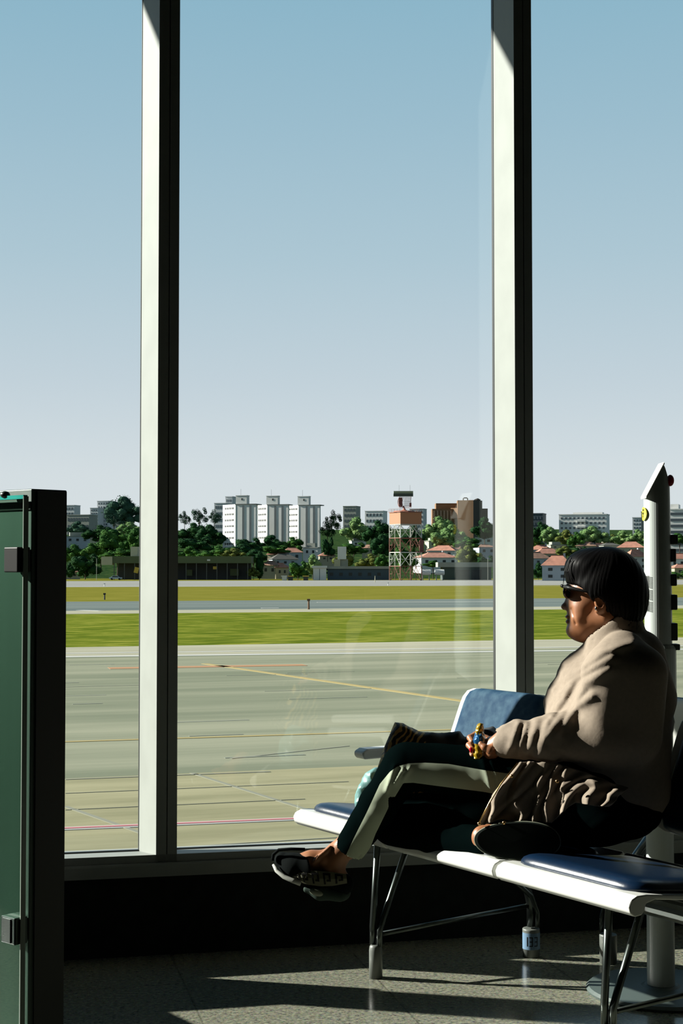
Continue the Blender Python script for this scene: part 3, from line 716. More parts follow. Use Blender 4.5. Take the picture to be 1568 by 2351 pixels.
b = MB(); b.box((958 - xM) * s, (981 - xM) * s, -1, 2, hz(1268), hz(1266)); b.box((964 - xM) * s, (973 - xM) * s, .5, 2.5, hz(1266), hz(1240))
b.tube([((981 - xM) * s, -1, hz(1266)), ((981 - xM) * s, -1, hz(1262)), ((958 - xM) * s, -1, hz(1262))], .04, 4)
b.build('side_platform', M_ro, root)

# ---------------------------------------------------------------- trees
def leaf_mat(nm, c1, c2): return mat(nm, lo_(c1), .75, scale=.35, col2=lo_(c2), spec=.03)
L_dark = leaf_mat('leaves_dark', (18, 52, 32), (48, 88, 44)); L_mid = leaf_mat('leaves_mid', (30, 76, 34), (78, 118, 50))
L_lite = leaf_mat('leaves_light', (92, 130, 78), (140, 168, 104)); L_olive = leaf_mat('leaves_olive', (84, 98, 44), (116, 124, 62))
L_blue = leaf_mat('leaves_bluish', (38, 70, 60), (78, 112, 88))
M_bark = mat('bark', lo_((86, 70, 54)), .9, var=.2)
def crown_mesh(seed, airy, kind='round', n=2600):
    r = random.Random(seed); b = MB(); lumps = []
    for k in range(34 if not airy else 26):
        for _ in range(50):
            p = Vector((r.uniform(-1, 1), r.uniform(-1, 1), r.uniform(-1, 1)))
            if p.length < 1: break
        if kind == 'column': c = Vector((p.x * .28, p.y * .28, p.z * .8)); R = .25
        else: c = Vector((p.x * .80, p.y * .80, p.z * .74)); R = r.uniform(.17, .32) * (.75 if airy else 1)
        if not airy and p.z < 0: c.x *= 1.1; c.y *= 1.1
        lumps.append((c, R))
    if not airy:
        for c, R in lumps: b.ball(c, R * .86, 5)
    for k in range(n):
        c, R = r.choice(lumps); d = Vector((r.gauss(0, 1), r.gauss(0, 1), r.gauss(0, 1))).normalized()
        p = c + d * R * r.uniform(.78, 1.22); q = (d + Vector((r.gauss(0, .6), r.gauss(0, .6), r.gauss(0, .6)))).normalized()
        t = q.cross(Vector((r.gauss(0, 1), r.gauss(0, 1), r.gauss(0, 1)))).normalized(); u = q.cross(t); sz = r.uniform(.02, .05)
        b.add([p - t * sz, p - u * sz * .7, p + t * sz, p + u * sz * .7], [(0, 1, 2, 3)])
    return b
CM = {}
def crown(kind, seed):
    key = (kind, seed)
    if key not in CM:
        b = crown_mesh(seed, kind == 'airy', kind, 4200 if kind == 'airy' else 3400)
        me = bpy.data.meshes.new('crown_' + kind); me.from_pydata(b.v, [], b.f); me.update(); me.materials.append(L_mid); CM[key] = me
    return CM[key]
tb = MB(); tb.tube([(0, 0, -1), (.01, 0, -.5), (-.02, 0, .1)], [.055, .04, .02], 7); tb.tube([(0, 0, -.45), (.2, .05, 0)], [.025, .01], 5); tb.tube([(0, 0, -.5), (-.22, -.04, -.05)], [.025, .01], 5)
tme = bpy.data.meshes.new('trunk'); tme.from_pydata(tb.v, [], tb.f); tme.update(); tme.materials.append(M_bark)
def tree(px, pt, wpx, pb, Y, kind, leaf, lab, seed=1, hfrac=.8):
    s = PIX(Y); zt_ = P(px, pt, Y).z; zb2 = P(px, pb, Y).z; g = tz(Y); zb2 = max(zb2, g + .3); H = zt_ - zb2; W = wpx * s
    if kind == 'round': zb2 = max(zb2 - .25 * H, g + .3); H = zt_ - zb2; W *= 1.12
    root = empty('tree', lab, 'tree', (P(px, pt, Y).x, Y, g), 0, 'trees beyond the airfield')
    me = crown(kind, seed).copy(); me.materials.clear(); me.materials.append(leaf)
    o = bpy.data.objects.new('crown', me); C.objects.link(o); o.parent = root
    o.location = (0, 0, (zt_ + zb2) / 2 - g); o.scale = (W / 2, min(W / 2, 9), H / 2); o.rotation_euler = (0, 0, 0)
    t = bpy.data.objects.new('trunk', tme); C.objects.link(t); t.parent = root
    th = (zt_ + zb2) / 2 - g; t.location = (0, 0, th); k_ = max(.9, W * .16); t.scale = (k_ * 2, k_ * 2, th + .2)
dm, ai, co = 'round', 'airy', 'column'
trees = [
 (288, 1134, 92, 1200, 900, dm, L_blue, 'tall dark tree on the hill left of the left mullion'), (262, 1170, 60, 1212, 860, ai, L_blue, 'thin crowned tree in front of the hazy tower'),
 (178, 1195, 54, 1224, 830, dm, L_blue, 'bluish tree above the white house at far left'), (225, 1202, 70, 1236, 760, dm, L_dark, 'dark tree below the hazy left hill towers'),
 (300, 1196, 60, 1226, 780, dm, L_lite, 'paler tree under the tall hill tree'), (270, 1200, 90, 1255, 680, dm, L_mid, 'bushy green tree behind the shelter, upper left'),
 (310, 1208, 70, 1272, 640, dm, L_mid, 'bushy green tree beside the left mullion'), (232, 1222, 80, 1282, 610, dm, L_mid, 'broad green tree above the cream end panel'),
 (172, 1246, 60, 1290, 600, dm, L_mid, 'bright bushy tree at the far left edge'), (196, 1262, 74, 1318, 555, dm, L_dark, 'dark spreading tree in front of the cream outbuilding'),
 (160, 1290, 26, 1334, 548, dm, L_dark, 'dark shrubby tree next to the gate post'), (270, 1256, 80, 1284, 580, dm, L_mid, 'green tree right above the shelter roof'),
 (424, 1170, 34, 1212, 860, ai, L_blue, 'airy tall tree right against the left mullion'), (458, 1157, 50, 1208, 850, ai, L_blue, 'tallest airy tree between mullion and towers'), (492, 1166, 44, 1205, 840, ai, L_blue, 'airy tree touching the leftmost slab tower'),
 (440, 1196, 70, 1240, 780, dm, L_dark, 'dark round tree right of the left mullion'), (484, 1200, 66, 1250, 720, dm, L_dark, 'dark broad tree in front of the airy ones'), (448, 1226, 100, 1262, 660, dm, L_dark, 'wide dark flat topped tree right of the left mullion'),
 (436, 1252, 60, 1282, 600, dm, L_mid, 'leafy tree above the shelter beside the left mullion'), (496, 1250, 84, 1284, 590, dm, L_mid, 'round bright green tree above the shelter roof'), (540, 1256, 60, 1284, 585, dm, L_olive, 'olive tree behind the shelter end'),
 (570, 1228, 70, 1264, 690, dm, L_dark, 'leafy tree at the foot of the leftmost slab tower'), (622, 1226, 70, 1264, 695, dm, L_dark, 'leafy tree at the foot of the middle slab tower'), (668, 1230, 56, 1262, 700, dm, L_mid, 'leafy tree at the foot of the rightmost slab tower'),
 (560, 1246, 76, 1280, 620, dm, L_dark, 'dark low tree in front of the leftmost slab tower'), (632, 1248, 70, 1268, 640, dm, L_mid, 'flat topped tree above the tiled houses'), (582, 1262, 70, 1288, 575, dm, L_dark, 'dark tree over the right end of the shelter'),
 (596, 1262, 44, 1330, 552, co, L_dark, 'dark columnar tree right of the shelter'), (582, 1300, 30, 1332, 545, dm, L_olive, 'pale shrub at the right end of the shelter'),
 (684, 1281, 50, 1330, 528, dm, L_mid, 'round roadside tree under the rightmost slab tower'), (718, 1270, 44, 1312, 560, dm, L_lite, 'pale green tree above the utility hut'),
 (762, 1166, 50, 1226, 800, ai, L_dark, 'tall airy tree right of the slab towers'), (752, 1200, 44, 1240, 780, ai, L_dark, 'lower airy tree right of the slab towers'), (752, 1225, 34, 1272, 660, dm, L_dark, 'dark tree right of the white flat house'),
 (818, 1184, 70, 1236, 790, dm, L_lite, 'pale green round tree on the slope left of the radar tower'), (864, 1190, 64, 1240, 770, dm, L_dark, 'dark tree directly left of the radar tower'), (880, 1222, 60, 1290, 660, dm, L_dark, 'dark tall tree behind the left side of the radar tower'),
 (812, 1240, 66, 1274, 700, dm, L_mid, 'green tree between white houses left of the radar tower'), (790, 1256, 50, 1300, 600, dm, L_olive, 'olive tree behind the grey water tank'), (848, 1268, 64, 1304, 580, dm, L_olive, 'round olive tree above the long shed'), (880, 1270, 40, 1304, 575, dm, L_mid, 'green tree behind the foot of the radar tower'), (930, 1240, 60, 1310, 600, dm, L_mid, 'green tree seen through the tower lattice'), (950, 1204, 60, 1250, 720, dm, L_dark, 'dark tree behind the right side of the radar tower'),
 (1004, 1180, 76, 1236, 780, dm, L_lite, 'pale round tree right of the radar tower'), (1040, 1200, 60, 1246, 740, dm, L_lite, 'pale tree below the brown building'), (1012, 1212, 60, 1250, 700, dm, L_lite, 'low pale tree beside the radar tower cabin'), (1112, 1184, 60, 1230, 790, dm, L_dark, 'dark tree between brown building and right mullion'),
 (1070, 1230, 60, 1256, 680, dm, L_mid, 'green tree left of the bright white flat house'), (1078, 1248, 64, 1296, 600, dm, L_olive, 'broad olive tree above the workshop'), (1115, 1270, 50, 1300, 575, dm, L_dark, 'dark tree above the workshop right end'), (994, 1286, 50, 1300, 560, dm, L_mid, 'low green tree behind the fuel tanks'),
 (1238, 1194, 46, 1236, 800, dm, L_dark, 'dark tree right of the right mullion'), (1266, 1206, 50, 1244, 780, dm, L_lite, 'pale tree right of the right mullion'), (1232, 1226, 36, 1254, 690, dm, L_mid, 'dark green shrub tree against the right mullion'), (1300, 1214, 50, 1246, 770, dm, L_olive, 'olive tree below the wide apartment block'), (1322, 1218, 40, 1250, 740, dm, L_mid, 'darker tree below the wide apartment block'), (1364, 1204, 70, 1250, 770, dm, L_lite, 'large pale tree right of the wide apartment block'),
 (1396, 1222, 44, 1248, 800, dm, L_olive, 'yellowish tree right of the wide apartment block'), (1430, 1216, 60, 1248, 790, dm, L_lite, 'pale tree left of the upright post'), (1462, 1212, 50, 1246, 780, dm, L_lite, 'green tree behind the upright post'), (1300, 1252, 50, 1276, 640, dm, L_olive, 'olive tree among the tiled houses left of the seated person'), (1332, 1250, 40, 1276, 640, dm, L_dark, 'dark tree above the person\'s fringe'),
 (1236, 1290, 34, 1335, 545, dm, L_dark, 'dark tree at the kerb right of the right mullion'), (1266, 1312, 30, 1335, 530, dm, L_mid, 'shrub below the two storey tiled house'),
 (1560, 1222, 60, 1248, 690, dm, L_mid, 'tree under the banded office block at the right edge'), (1556, 1308, 50, 1335, 545, dm, L_mid, 'bush at the right edge beside the upright post'), (1440, 1290, 60, 1334, 545, dm, L_dark, 'dark tree hidden behind the person\'s head')]
for n_, (px, pt, wpx, pb, Y, kd, lf, lab) in enumerate(trees):
    tree(px, pt, wpx, pb, Y, kd, lf, lab, seed=n_ % 4)

# ---------------------------------------------------------------- airport benches
QD = Vector((.540, -.842, 0)); PD = Vector((.842, .540, 0)); F0 = Vector((-.156, 5.04, 0)); SW = .53
def patch(path, w, t, rc, n=64, rings=12, edge=12, ns=None):
    """rounded pad: path maps s in 0..1 to (y,z) in side view, width w along x, thickness t"""
    P_ = [Vector(q) for q in path]; ln = [0]
    for i_ in range(1, len(P_)): ln.append(ln[-1] + (P_[i_] - P_[i_ - 1]).length)
    L = ln[-1]
    def at(s_):
        d = min(max(s_ * L, 0), L); y = np.interp(d, ln, [q.x for q in P_]); z = np.interp(d, ln, [q.y for q in P_])
        e_ = .02 * L; y0, z0 = np.interp(d - e_, ln, [q.x for q in P_]), np.interp(d - e_, ln, [q.y for q in P_]); y1, z1 = np.interp(d + e_, ln, [q.x for q in P_]), np.interp(d + e_, ln, [q.y for q in P_])
        n_ = Vector((-(z1 - z0), (y1 - y0))); n_.normalize(); return y, z, n_
    hw, hl = w / 2, L / 2; out = []
    def rr(k):
        a = 2 * math.pi * k / n; c_, s_ = math.cos(a), math.sin(a); e_ = 9.0
        m_ = (abs(c_) ** e_ + abs(s_) ** e_) ** (-1 / e_); return c_ * m_, s_ * m_
    b = MB(); rows = []
    ks = [math.sin(math.pi / 2 * i_ / rings) for i_ in range(1, rings + 1)]
    def pt(ku, k, side):
        u, v = rr(k); x = u * ku * hw; y, z, n_ = at(.5 + v * ku / 2)
        h_ = t * (max(0, 1 - ku ** edge)) ** .5
        h_ = h_ if side > 0 else 0
        return Vector((x, y + n_.x * h_, z + n_.y * h_))
    y, z, n_ = at(.5); vs = [Vector((0, y + n_.x * t, z + n_.y * t))]
    for ku in ks: vs += [pt(ku, k, 1) for k in range(n)]
    fs = [(0, 1 + k, 1 + (k + 1) % n) for k in range(n)]
    for i_ in range(rings - 1):
        for k in range(n):
            fs.append((1 + i_ * n + k, 1 + (i_ + 1) * n + k, 1 + (i_ + 1) * n + (k + 1) % n, 1 + i_ * n + (k + 1) % n))
    o = len(vs); y, z, n_ = at(.5); vs.append(Vector((0, y, z)))
    for ku in ks[:-1]: vs += [pt(ku, k, -1) for k in range(n)]
    fs += [(o, o + 1 + (k + 1) % n, o + 1 + k) for k in range(n)]
    for i_ in range(rings - 2):
        for k in range(n):
            fs.append((o + 1 + i_ * n + k, o + 1 + i_ * n + (k + 1) % n, o + 1 + (i_ + 1) * n + (k + 1) % n, o + 1 + (i_ + 1) * n + k))
    last = 1 + (rings - 1) * n; ol = o + 1 + (rings - 2) * n
    for k in range(n): fs.append((last + k, ol + k, ol + (k + 1) % n, last + (k + 1) % n))
    return b.add(vs, fs)
LIPZ = .455
seatprof = [(.035, LIPZ + .002), (.012, LIPZ), (-.004, LIPZ + .012), (-.008, LIPZ + .028), (.0, LIPZ + .042), (.02, LIPZ + .05), (.05, LIPZ + .05), (.20, LIPZ + .032), (.36, LIPZ + .012), (.44, LIPZ + .012), (.47, LIPZ + .03), (.478, LIPZ + .02), (.445, LIPZ), (.36, LIPZ), (.20, LIPZ + .018), (.08, LIPZ + .034), (.05, LIPZ + .028), (.042, LIPZ + .01)]
cushpath = [(.035, LIPZ + .047), (.06, LIPZ + .05), (.20, LIPZ + .033), (.36, LIPZ + .013), (.43, LIPZ + .012)]
backpath = [(.565, .54), (.60, .64), (.65, .76), (.698, .878)]
def bench(label, origin, rotz, nseats, leg_q, rear_p, extra, number=None, group=None, worn=None, armq=()):
    root = empty('airport_bench', label, 'bench', origin, rotz, group)
    for i_ in range(nseats):
        x0 = i_ * SW
        g = .006
        o = MB().extr(seatprof, lambda q, t: Vector((t, q[0], q[1])), x0 + g, x0 + SW - g).build('seat_shell', M_shell, root, bevel=.004)
        c = patch(cushpath, SW - .055, .03, .05).build('seat_cushion', M_blue, root, smooth=True); c.location = (x0 + SW / 2, 0, 0)
        bs = patch(backpath, SW - .02, -.018, .05, edge=14).build('backrest_shell', M_shell, root, smooth=True); bs.location = (x0 + SW / 2, 0, 0)
        pth = [(y - .004, z) for y, z in backpath]
        bc = patch(pth, SW - .10, .03, .05).build('backrest_cushion', M_blueworn if worn == i_ else M_blue, root, smooth=True); bc.location = (x0 + SW / 2, 0, 0)
        MB().tube([(x0 + SW / 2, .44, .45), (x0 + SW / 2, .54, .50), (x0 + SW / 2, .61, .62)], .014, 8).build('back_bracket', M_steel, root, smooth=True)
    MB().tube([(.06, .27, LIPZ - .04), (nseats * SW - .06, .27, LIPZ - .04)], .028, 14).build('beam', M_darksteel, root)
    for aq in armq:
        b = MB(); b.extr([(.24, .665), (.25, .655), (.50, .655), (.52, .60), (.54, .60), (.53, .68), (.51, .69), (.26, .69), (.24, .68)], lambda q, t: Vector((t, q[0], q[1])), aq - .03, aq + .03)
        b.build('armrest', M_shell, root, bevel=.008)
    for n_, (lq, lp) in enumerate(leg_q):
        l = MB()
        l.tube([(lq, lp, .10), (lq, lp, .16), (lq, lp + .006, .24), (lq, lp + .02, LIPZ - .01)], .0105, 10)
        l.tube([(lq + .018, lp + .012, .10), (lq + .018, lp + .014, .15), (lq + .018, lp + .03, .19), (lq + .018, lp + .14, LIPZ - .01)], .0105, 10)
        l.build('front_leg', M_steel, root, smooth=True)
        f_ = MB(); f_.lathe([(.0215, 0), (.0215, .085), (.020, .098), (.0165, .105), (.013, .105)], (lq + .008, lp + .006, 0), 22); f_.build('front_foot', M_greyfoot, root, smooth=True)
        rq, rp = lq + .07, rear_p
        l = MB(); l.tube([(rq, rp, .1), (rq, rp, .17), (rq, rp - .012, .215), (rq, rp - .045, .26), (rq, rp - .22, LIPZ - .03)], .0145, 12)
        l.tube([(rq + .02, rp + .01, .1), (rq + .02, rp + .01, .15), (rq + .02, rp - .015, .205), (rq + .02, rp - .25, LIPZ - .06)], .009, 10)
        l.build('rear_leg', M_steel, root, smooth=True)
        f_ = MB(); f_.lathe([(.028, 0), (.029, .088), (.029, .092), (.0275, .094), (.020, .094)], (rq, rp, 0), 26)
        f_.build('rear_foot', M_greyfoot, root, smooth=True)
        MB().tube([(lq + .01, lp + .01, .135), (rq, rp - .02, .17)], .008, 8).build('crossbar', M_steel, root, smooth=True)
        if number == n_:
            # the numbered label band on the foot, numerals standing on its curve
            cb = MB(); N = 20
            vs = []; fs = []
            for i_ in range(N + 1):
                a = NUMA - math.pi * .45 + math.pi * .9 * i_ / N
                for z in (.028, .082):
                    for r_ in (.0292, .0296): vs.append((rq + r_ * math.cos(a), rp + r_ * math.sin(a), z))
            for i_ in range(N):
                o = i_ * 4; fs += [(o + 1, o + 5, o + 7, o + 3), (o, o + 2, o + 6, o + 4), (o, o + 4, o + 5, o + 1), (o + 2, o + 3, o + 7, o + 6)]
            lb_ = cb.add(vs, fs).build('number_label', mat('label_blue', tuple(.5 * v for v in lin((122, 158, 190))), .5), root)
            seg7 = {'1': 'bc', '3': 'abgcd'}
            nb = MB()
            W_, H_ = .0095, .028
            for ci, ch_ in enumerate('133'):
                s0 = (ci - 1.42) * .0175
                SG = {'a': (0, 1, 1, 1), 'b': (1, .5, 1, 1), 'c': (1, 0, 1, .5), 'd': (0, 0, 1, 0), 'g': (.15, .5, 1, .5)}
                for sg in seg7[ch_]:
                    u0, v0, u1, v1 = SG[sg]; th = .0014
                    pu0, pu1 = s0 + u0 * W_ - th, s0 + u1 * W_ + th; z0, z1 = .041 + v0 * H_ - th, .041 + v1 * H_ + th
                    ns_ = 4; vs = []; fs = []
                    for k in range(ns_ + 1):
                        a = NUMA + (pu0 + (pu1 - pu0) * k / ns_) / .0296
                        for z in (z0, z1):
                            for r_ in (.0296, .0301): vs.append((rq + r_ * math.cos(a), rp + r_ * math.sin(a), z))
                    for k in range(ns_):
                        o = k * 4; fs += [(o + 1, o + 5, o + 7, o + 3), (o, o + 2, o + 6, o + 4), (o, o + 4, o + 5, o + 1), (o + 2, o + 3, o + 7, o + 6)]
                    fs += [(0, 1, 3, 2), (ns_ * 4, ns_ * 4 + 2, ns_ * 4 + 3, ns_ * 4 + 1)]
                    nb.add(vs, fs)
            nb.build('number', M_black, lb_)
    return root
RZ = math.atan2(QD.y, QD.x)
NUMA = math.atan2(-1, -.05) - RZ           # bearing of the numerals on the foot
B1 = bench('row of blue padded seats in the front, a person sits on it', F0, RZ, 3, [(.27, .13), (1.30, .17)], .72, None, number=0, worn=0, armq=(.02, SW, 2 * SW + .02))
o2 = F0 + QD * (.46 + 2 * SW + .02) + PD * 1.68
B2 = bench('second row of seats, back to back behind the person\'s row', o2, RZ + math.pi, 2, [(.12, .13), (.93, .17)], .80, None, armq=(.02,))

# ---------------------------------------------------------------- upright post on a round base
cx, cy = .979, 4.72
root = empty('pedestal_post', 'tall white upright post with slanted top, red button and yellow sticker behind the seated person', 'post', (cx, cy, 0), math.radians(0))
M_post = mat('pale_grey_enamel', (.40, .44, .42), .35)
MB().lathe([(.225, 0), (.228, .008), (.22, .016), (.06, .02), (.05, .024)], (0, 0, 0), 48).build('base_plate', mat('base_grey', (.055, .075, .07), .5), root, smooth=False)
b = MB(); N = 40; R_ = .042; H1 = 1.36; vs = []; fs = []
zs_ = [0, .5, 1.0, 1.2]
for z in zs_:
    for k in range(N): a = 2 * math.pi * k / N; vs.append((R_ * math.cos(a), R_ * math.sin(a) , .02 + z))
zl, zh = P(1480, 1143, cy).z, P(1520, 1068, cy).z
for k in range(N):
    a = 2 * math.pi * k / N; x = R_ * math.cos(a); y = R_ * math.sin(a)
    u = min(1, max(0, (x + R_) / (1.35 * R_))); z = zl + (zh - zl) * u
    if x > .35 * R_: z = zh - (x - .35 * R_) * 2.6
    vs.append((x * (1 if x < .016 else .9), y, z))
nr = len(zs_) + 1
for i_ in range(nr - 1):
    for k in range(N): fs.append((i_ * N + k, i_ * N + (k + 1) % N, (i_ + 1) * N + (k + 1) % N, (i_ + 1) * N + k))
fs.append(tuple(range(N - 1, -1, -1))); o = (nr - 1) * N
half = N // 2
fs2 = []
for k in range(half):                       # cap strips across y
    a_, b_ = k, k + 1; c_, d_ = (N - k) % N, (N - k - 1) % N
    if a_ == c_: fs2.append((o + a_, o + b_, o + d_))
    elif b_ == d_: fs2.append((o + a_, o + b_, o + c_))
    else: fs2.append((o + a_, o + b_, o + d_, o + c_))
fs += fs2
b.add(vs, fs); pst = b.build('post_body', M_post, root, smooth=False)
tp = MB(); q = [(-R_ * 1.04, zl - .004), (R_ * .36, zh + .002), (R_ * .30, zh + .008), (-R_ * 1.04, zl + .004)]
tp.extr(q, lambda p_, t: Vector((p_[0], t, p_[1])), -.043, .043); tp.build('slanted_cap', M_shell, root, bevel=.003)
MB().ball((.036, -.02, P(1540, 1104, cy).z), (.012, .013, .018), 8).build('red_button', mat('red_lens', lin((190, 16, 34)), .3), root, smooth=True)
b = MB(); zc_ = P(1486, 1180, cy).z; vs = []; 
for r_ in (.0465, .0472):
    vs.append((r_ * math.cos(math.radians(192)) , r_ * math.sin(math.radians(192)), zc_))
    for k in range(24):
        t_ = 2 * math.pi * k / 24; a = math.radians(192) + .38 * math.cos(t_)
        vs.append((r_ * math.cos(a), r_ * math.sin(a), zc_ + .021 * math.sin(t_)))
fs = [(0, 1 + (k + 1) % 24, 1 + k) for k in range(24)] + [(25, 26 + k, 26 + (k + 1) % 24) for k in range(24)] + [(1 + k, 1 + (k + 1) % 24, 26 + (k + 1) % 24, 26 + k) for k in range(24)]
st = b.add(vs, fs).build('yellow_sticker', mat('sticker_yellow', lin((222, 208, 40)), .5), root)
b = MB()
for (z0, z1, a0, a1) in ((.010, .014, -.12, .10), (-.012, .012, -.02, .02), (-.002, .004, -.16, .04), (-.012, -.004, -.16, -.10)):
    vs = []
    for a in (a0, a1):
        for z in (z0, z1):
            for r_ in (.0473, .0478): aa = math.radians(192) + a; vs.append((r_ * math.cos(aa), r_ * math.sin(aa), zc_ + z))
    b.add(vs, [(0, 4, 5, 1), (2, 3, 7, 6), (1, 5, 7, 3), (0, 2, 6, 4), (0, 1, 3, 2), (4, 6, 7, 5)])
b.build('sticker_symbol', M_black, st)
b = MB()
for k in range(27):
    if k in (9, 18): continue
    z = P(1487, 1323 + k * 3.0, cy).z; vs = []
    for a in (math.radians(185), math.radians(228)):
        for dz in (-.0008, .0008):
            for r_ in (.0462, .0470): vs.append((r_ * math.cos(a), r_ * math.sin(a), z + dz))
    for a in (): pass
    b.add([(.0464 * math.cos(math.radians(185 + 5 * j)), .0464 * math.sin(math.radians(185 + 5 * j)), z + dz) for j in range(9) for dz in (-.001, .001)], [(2 * j, 2 * j + 2, 2 * j + 3, 2 * j + 1) for j in range(8)])
b.build('vent_slots', M_black, root)
M_pd = mat('dark_grey_plastic', (.05, .06, .055), .5)
for k, (y0, y1, ex) in enumerate(((1228, 1250, .012), (1260, 1290, .006), (1318, 1345, .008), (1365, 1400, .009), (1430, 1470, .009), (1478, 1492, .016))):
    z1_, z0_ = P(1540, y0, cy).z, P(1540, y1, cy).z
    MB().box(.035, .046 + ex, -.024, .024, z0_, z1_).build('side_socket', M_pd, root, bevel=.003)
MB().lathe([(.044, P(1540, 1600, cy).z), (.050, P(1540, 1590, cy).z), (.050, P(1540, 1488, cy).z), (.044, P(1540, 1480, cy).z)], (.004, 0, 0), 30).build('lower_sleeve', M_post, root)

# ---------------------------------------------------------------- steel gate post with glass wing at left
Yg = 3.60; A0 = P(73, 1130, Yg); ld = Vector((-.74, .67, 0)).normalized(); rd = Vector((ld.y, -ld.x, 0))
zt_ = P(73, 1122, Yg).z
wR = .12
for _ in range(40):
    q = A0 + rd * wR; px = 784 + F * q.x / q.y
    wR += (153.5 - px) * .0006
root = empty('gate_post', 'dark brushed steel gate post with a hinged glass wing at the left edge', 'gate', (A0.x, A0.y, 0))
def gp(a, b_): v = ld * a + rd * b_; return (v.x, v.y)
MB().prism([gp(0, 0), gp(0, wR), gp(.43, wR), gp(.43, 0)], 0, zt_).build('post_casing', mat('gate_steel', (.05, .07, .06), .5, metal=.5, var=.1, scale=14, stretch=(1, 1, .04)), root, bevel=.003)
MB().prism([gp(-.004, .014), gp(-.004, wR - .004), gp(.0, wR - .004), gp(.0, .014)], .01, zt_ - .004).build('end_plate', mat('gate_black_plate', (.010, .013, .011), .55), root)
zg1 = P(40, 1146, Yg).z; off = -.016
gl = MB().prism([gp(-.004, off), gp(.42, off), gp(.42, off - .010), gp(-.004, off - .010)], .12, zg1)
gl.build('glass_wing', glass_mat('green_glass', (.70, .82, .76), .05), root)
MB().prism([gp(-.004, off + .001), gp(.42, off + .001), gp(.42, off - .011), gp(-.004, off - .011)], zg1, zg1 + .009).build('glass_edge', mat('glass_edge_teal', lin((44, 140, 130)), .15), root)
MB().prism([gp(-.007, off + .002), gp(-.004, off + .002), gp(-.004, off - .012), gp(-.007, off - .012)], .12, zg1 + .006).build('edge_strip', mat('edge_strip', (.16, .2, .17), .2), root)
MB().prism([gp(0.0, off + .012), gp(.42, off + .012), gp(.42, 0), gp(0.0, 0)], P(40, 1170, Yg).z, P(40, 1153, Yg).z).build('top_rail', M_black, root)
v = ld * .075 + rd * (off - .006)
MB().ball((v.x, v.y, zg1 + .012), (.012, .012, .009), 8).build('rail_screw', M_darksteel, root, smooth=True)
for (y0, y1, nm, mm) in ((1256, 1314, 'upper_hinge', M_black), (2102, 2164, 'lower_hinge', mat('hinge_frame', (.03, .045, .04), .3, metal=.6))):
    b = MB(); b.prism([gp(-.002, off - .025), gp(.052, off - .025), gp(.052, off + .012), gp(-.002, off + .012)], P(45, y1, Yg).z, P(45, y0, Yg).z)
    h_ = b.build(nm, mm, root, bevel=.003)
    if nm == 'lower_hinge':
        MB().prism([gp(.012, off - .028), gp(.044, off - .028), gp(.044, off - .024), gp(.012, off - .024)], P(45, y1 - 4, Yg).z, P(45, y0 + 4, Yg).z).build('hinge_plate', M_steel, h_)

# unseen low blocks between post and window, added only to shade the floor
a_ = Vector((-1.06, 3.92)) - Vector((A0.x, A0.y)); e_ = a_ + Vector((-.583, .812)) * 1.2; nn_ = Vector((.812, .583)) * .05
MB().prism([tuple(a_ - nn_), tuple(a_ + nn_), tuple(e_ + nn_), tuple(e_ - nn_)], 0, .52).build('floor_shade_block', MATS['gate_black_plate'], root)
r0 = Vector((-.93 - A0.x, wy(-.93, CF - .14) - A0.y)); r1 = Vector((-1.78 - A0.x, wy(-1.78, CF - .14) - A0.y)); n2 = Vector((-.22, .97)) * .05
MB().prism([tuple(r1 - n2), tuple(r0 - n2), tuple(r0 + n2), tuple(r1 + n2)], 0, .50).build('floor_shade_block', MATS['gate_black_plate'], root)

# ---------------------------------------------------------------- the seated woman
YM = 4.40
TH = math.radians(13); PIV = np.array((.78, YM)); CT, ST = math.cos(TH), math.sin(TH)
def Q(px, py, Y):
    """point in the sitter's own frame (she faces -x there) on her plane y = Y that lies on the pixel's ray"""
    d = P(px, py, 1.0); dx, dy_, dz = d.x, 1.0, d.z - CAM_H
    # inverse turn of (k dx, k dy): y' = ST (x - px) + CT (y - py) + py
    k = (Y - PIV[1] + ST * PIV[0] + CT * PIV[1]) / (ST * dx + CT * dy_)
    wx, wy_ = k * dx - PIV[0], k * dy_ - PIV[1]
    return np.array((CT * wx - ST * wy_ + PIV[0], ST * wx + CT * wy_ + PIV[1], CAM_H + k * dz))
def H(px, py, dy=0): return Q(px, py, YM + dy)
def turn(o):
    o.rotation_euler = (0, 0, -TH)
    o.location = (PIV[0] - (CT * PIV[0] + ST * PIV[1]), PIV[1] - (-ST * PIV[0] + CT * PIV[1]), 0)
def Qw(px, py, Y): return np.array(P(px, py, Y))
def topx(p, own=True):
    """side view coordinates of a point, in photo pixels (used only to lay out the stripe and folds)"""
    cp, sp = math.cos(PITCH), math.sin(PITCH); dz = p[..., 2] - CAM_H
    ax, ay = p[..., 0], p[..., 1]
    if own:
        ax, ay = CT * (p[..., 0] - PIV[0]) + ST * (p[..., 1] - PIV[1]) + PIV[0], -ST * (p[..., 0] - PIV[0]) + CT * (p[..., 1] - PIV[1]) + PIV[1]
    f_ = ay * cp + dz * sp; u_ = -ay * sp + dz * cp
    return 784 + F * ax / f_, 1175.5 - F * u_ / f_
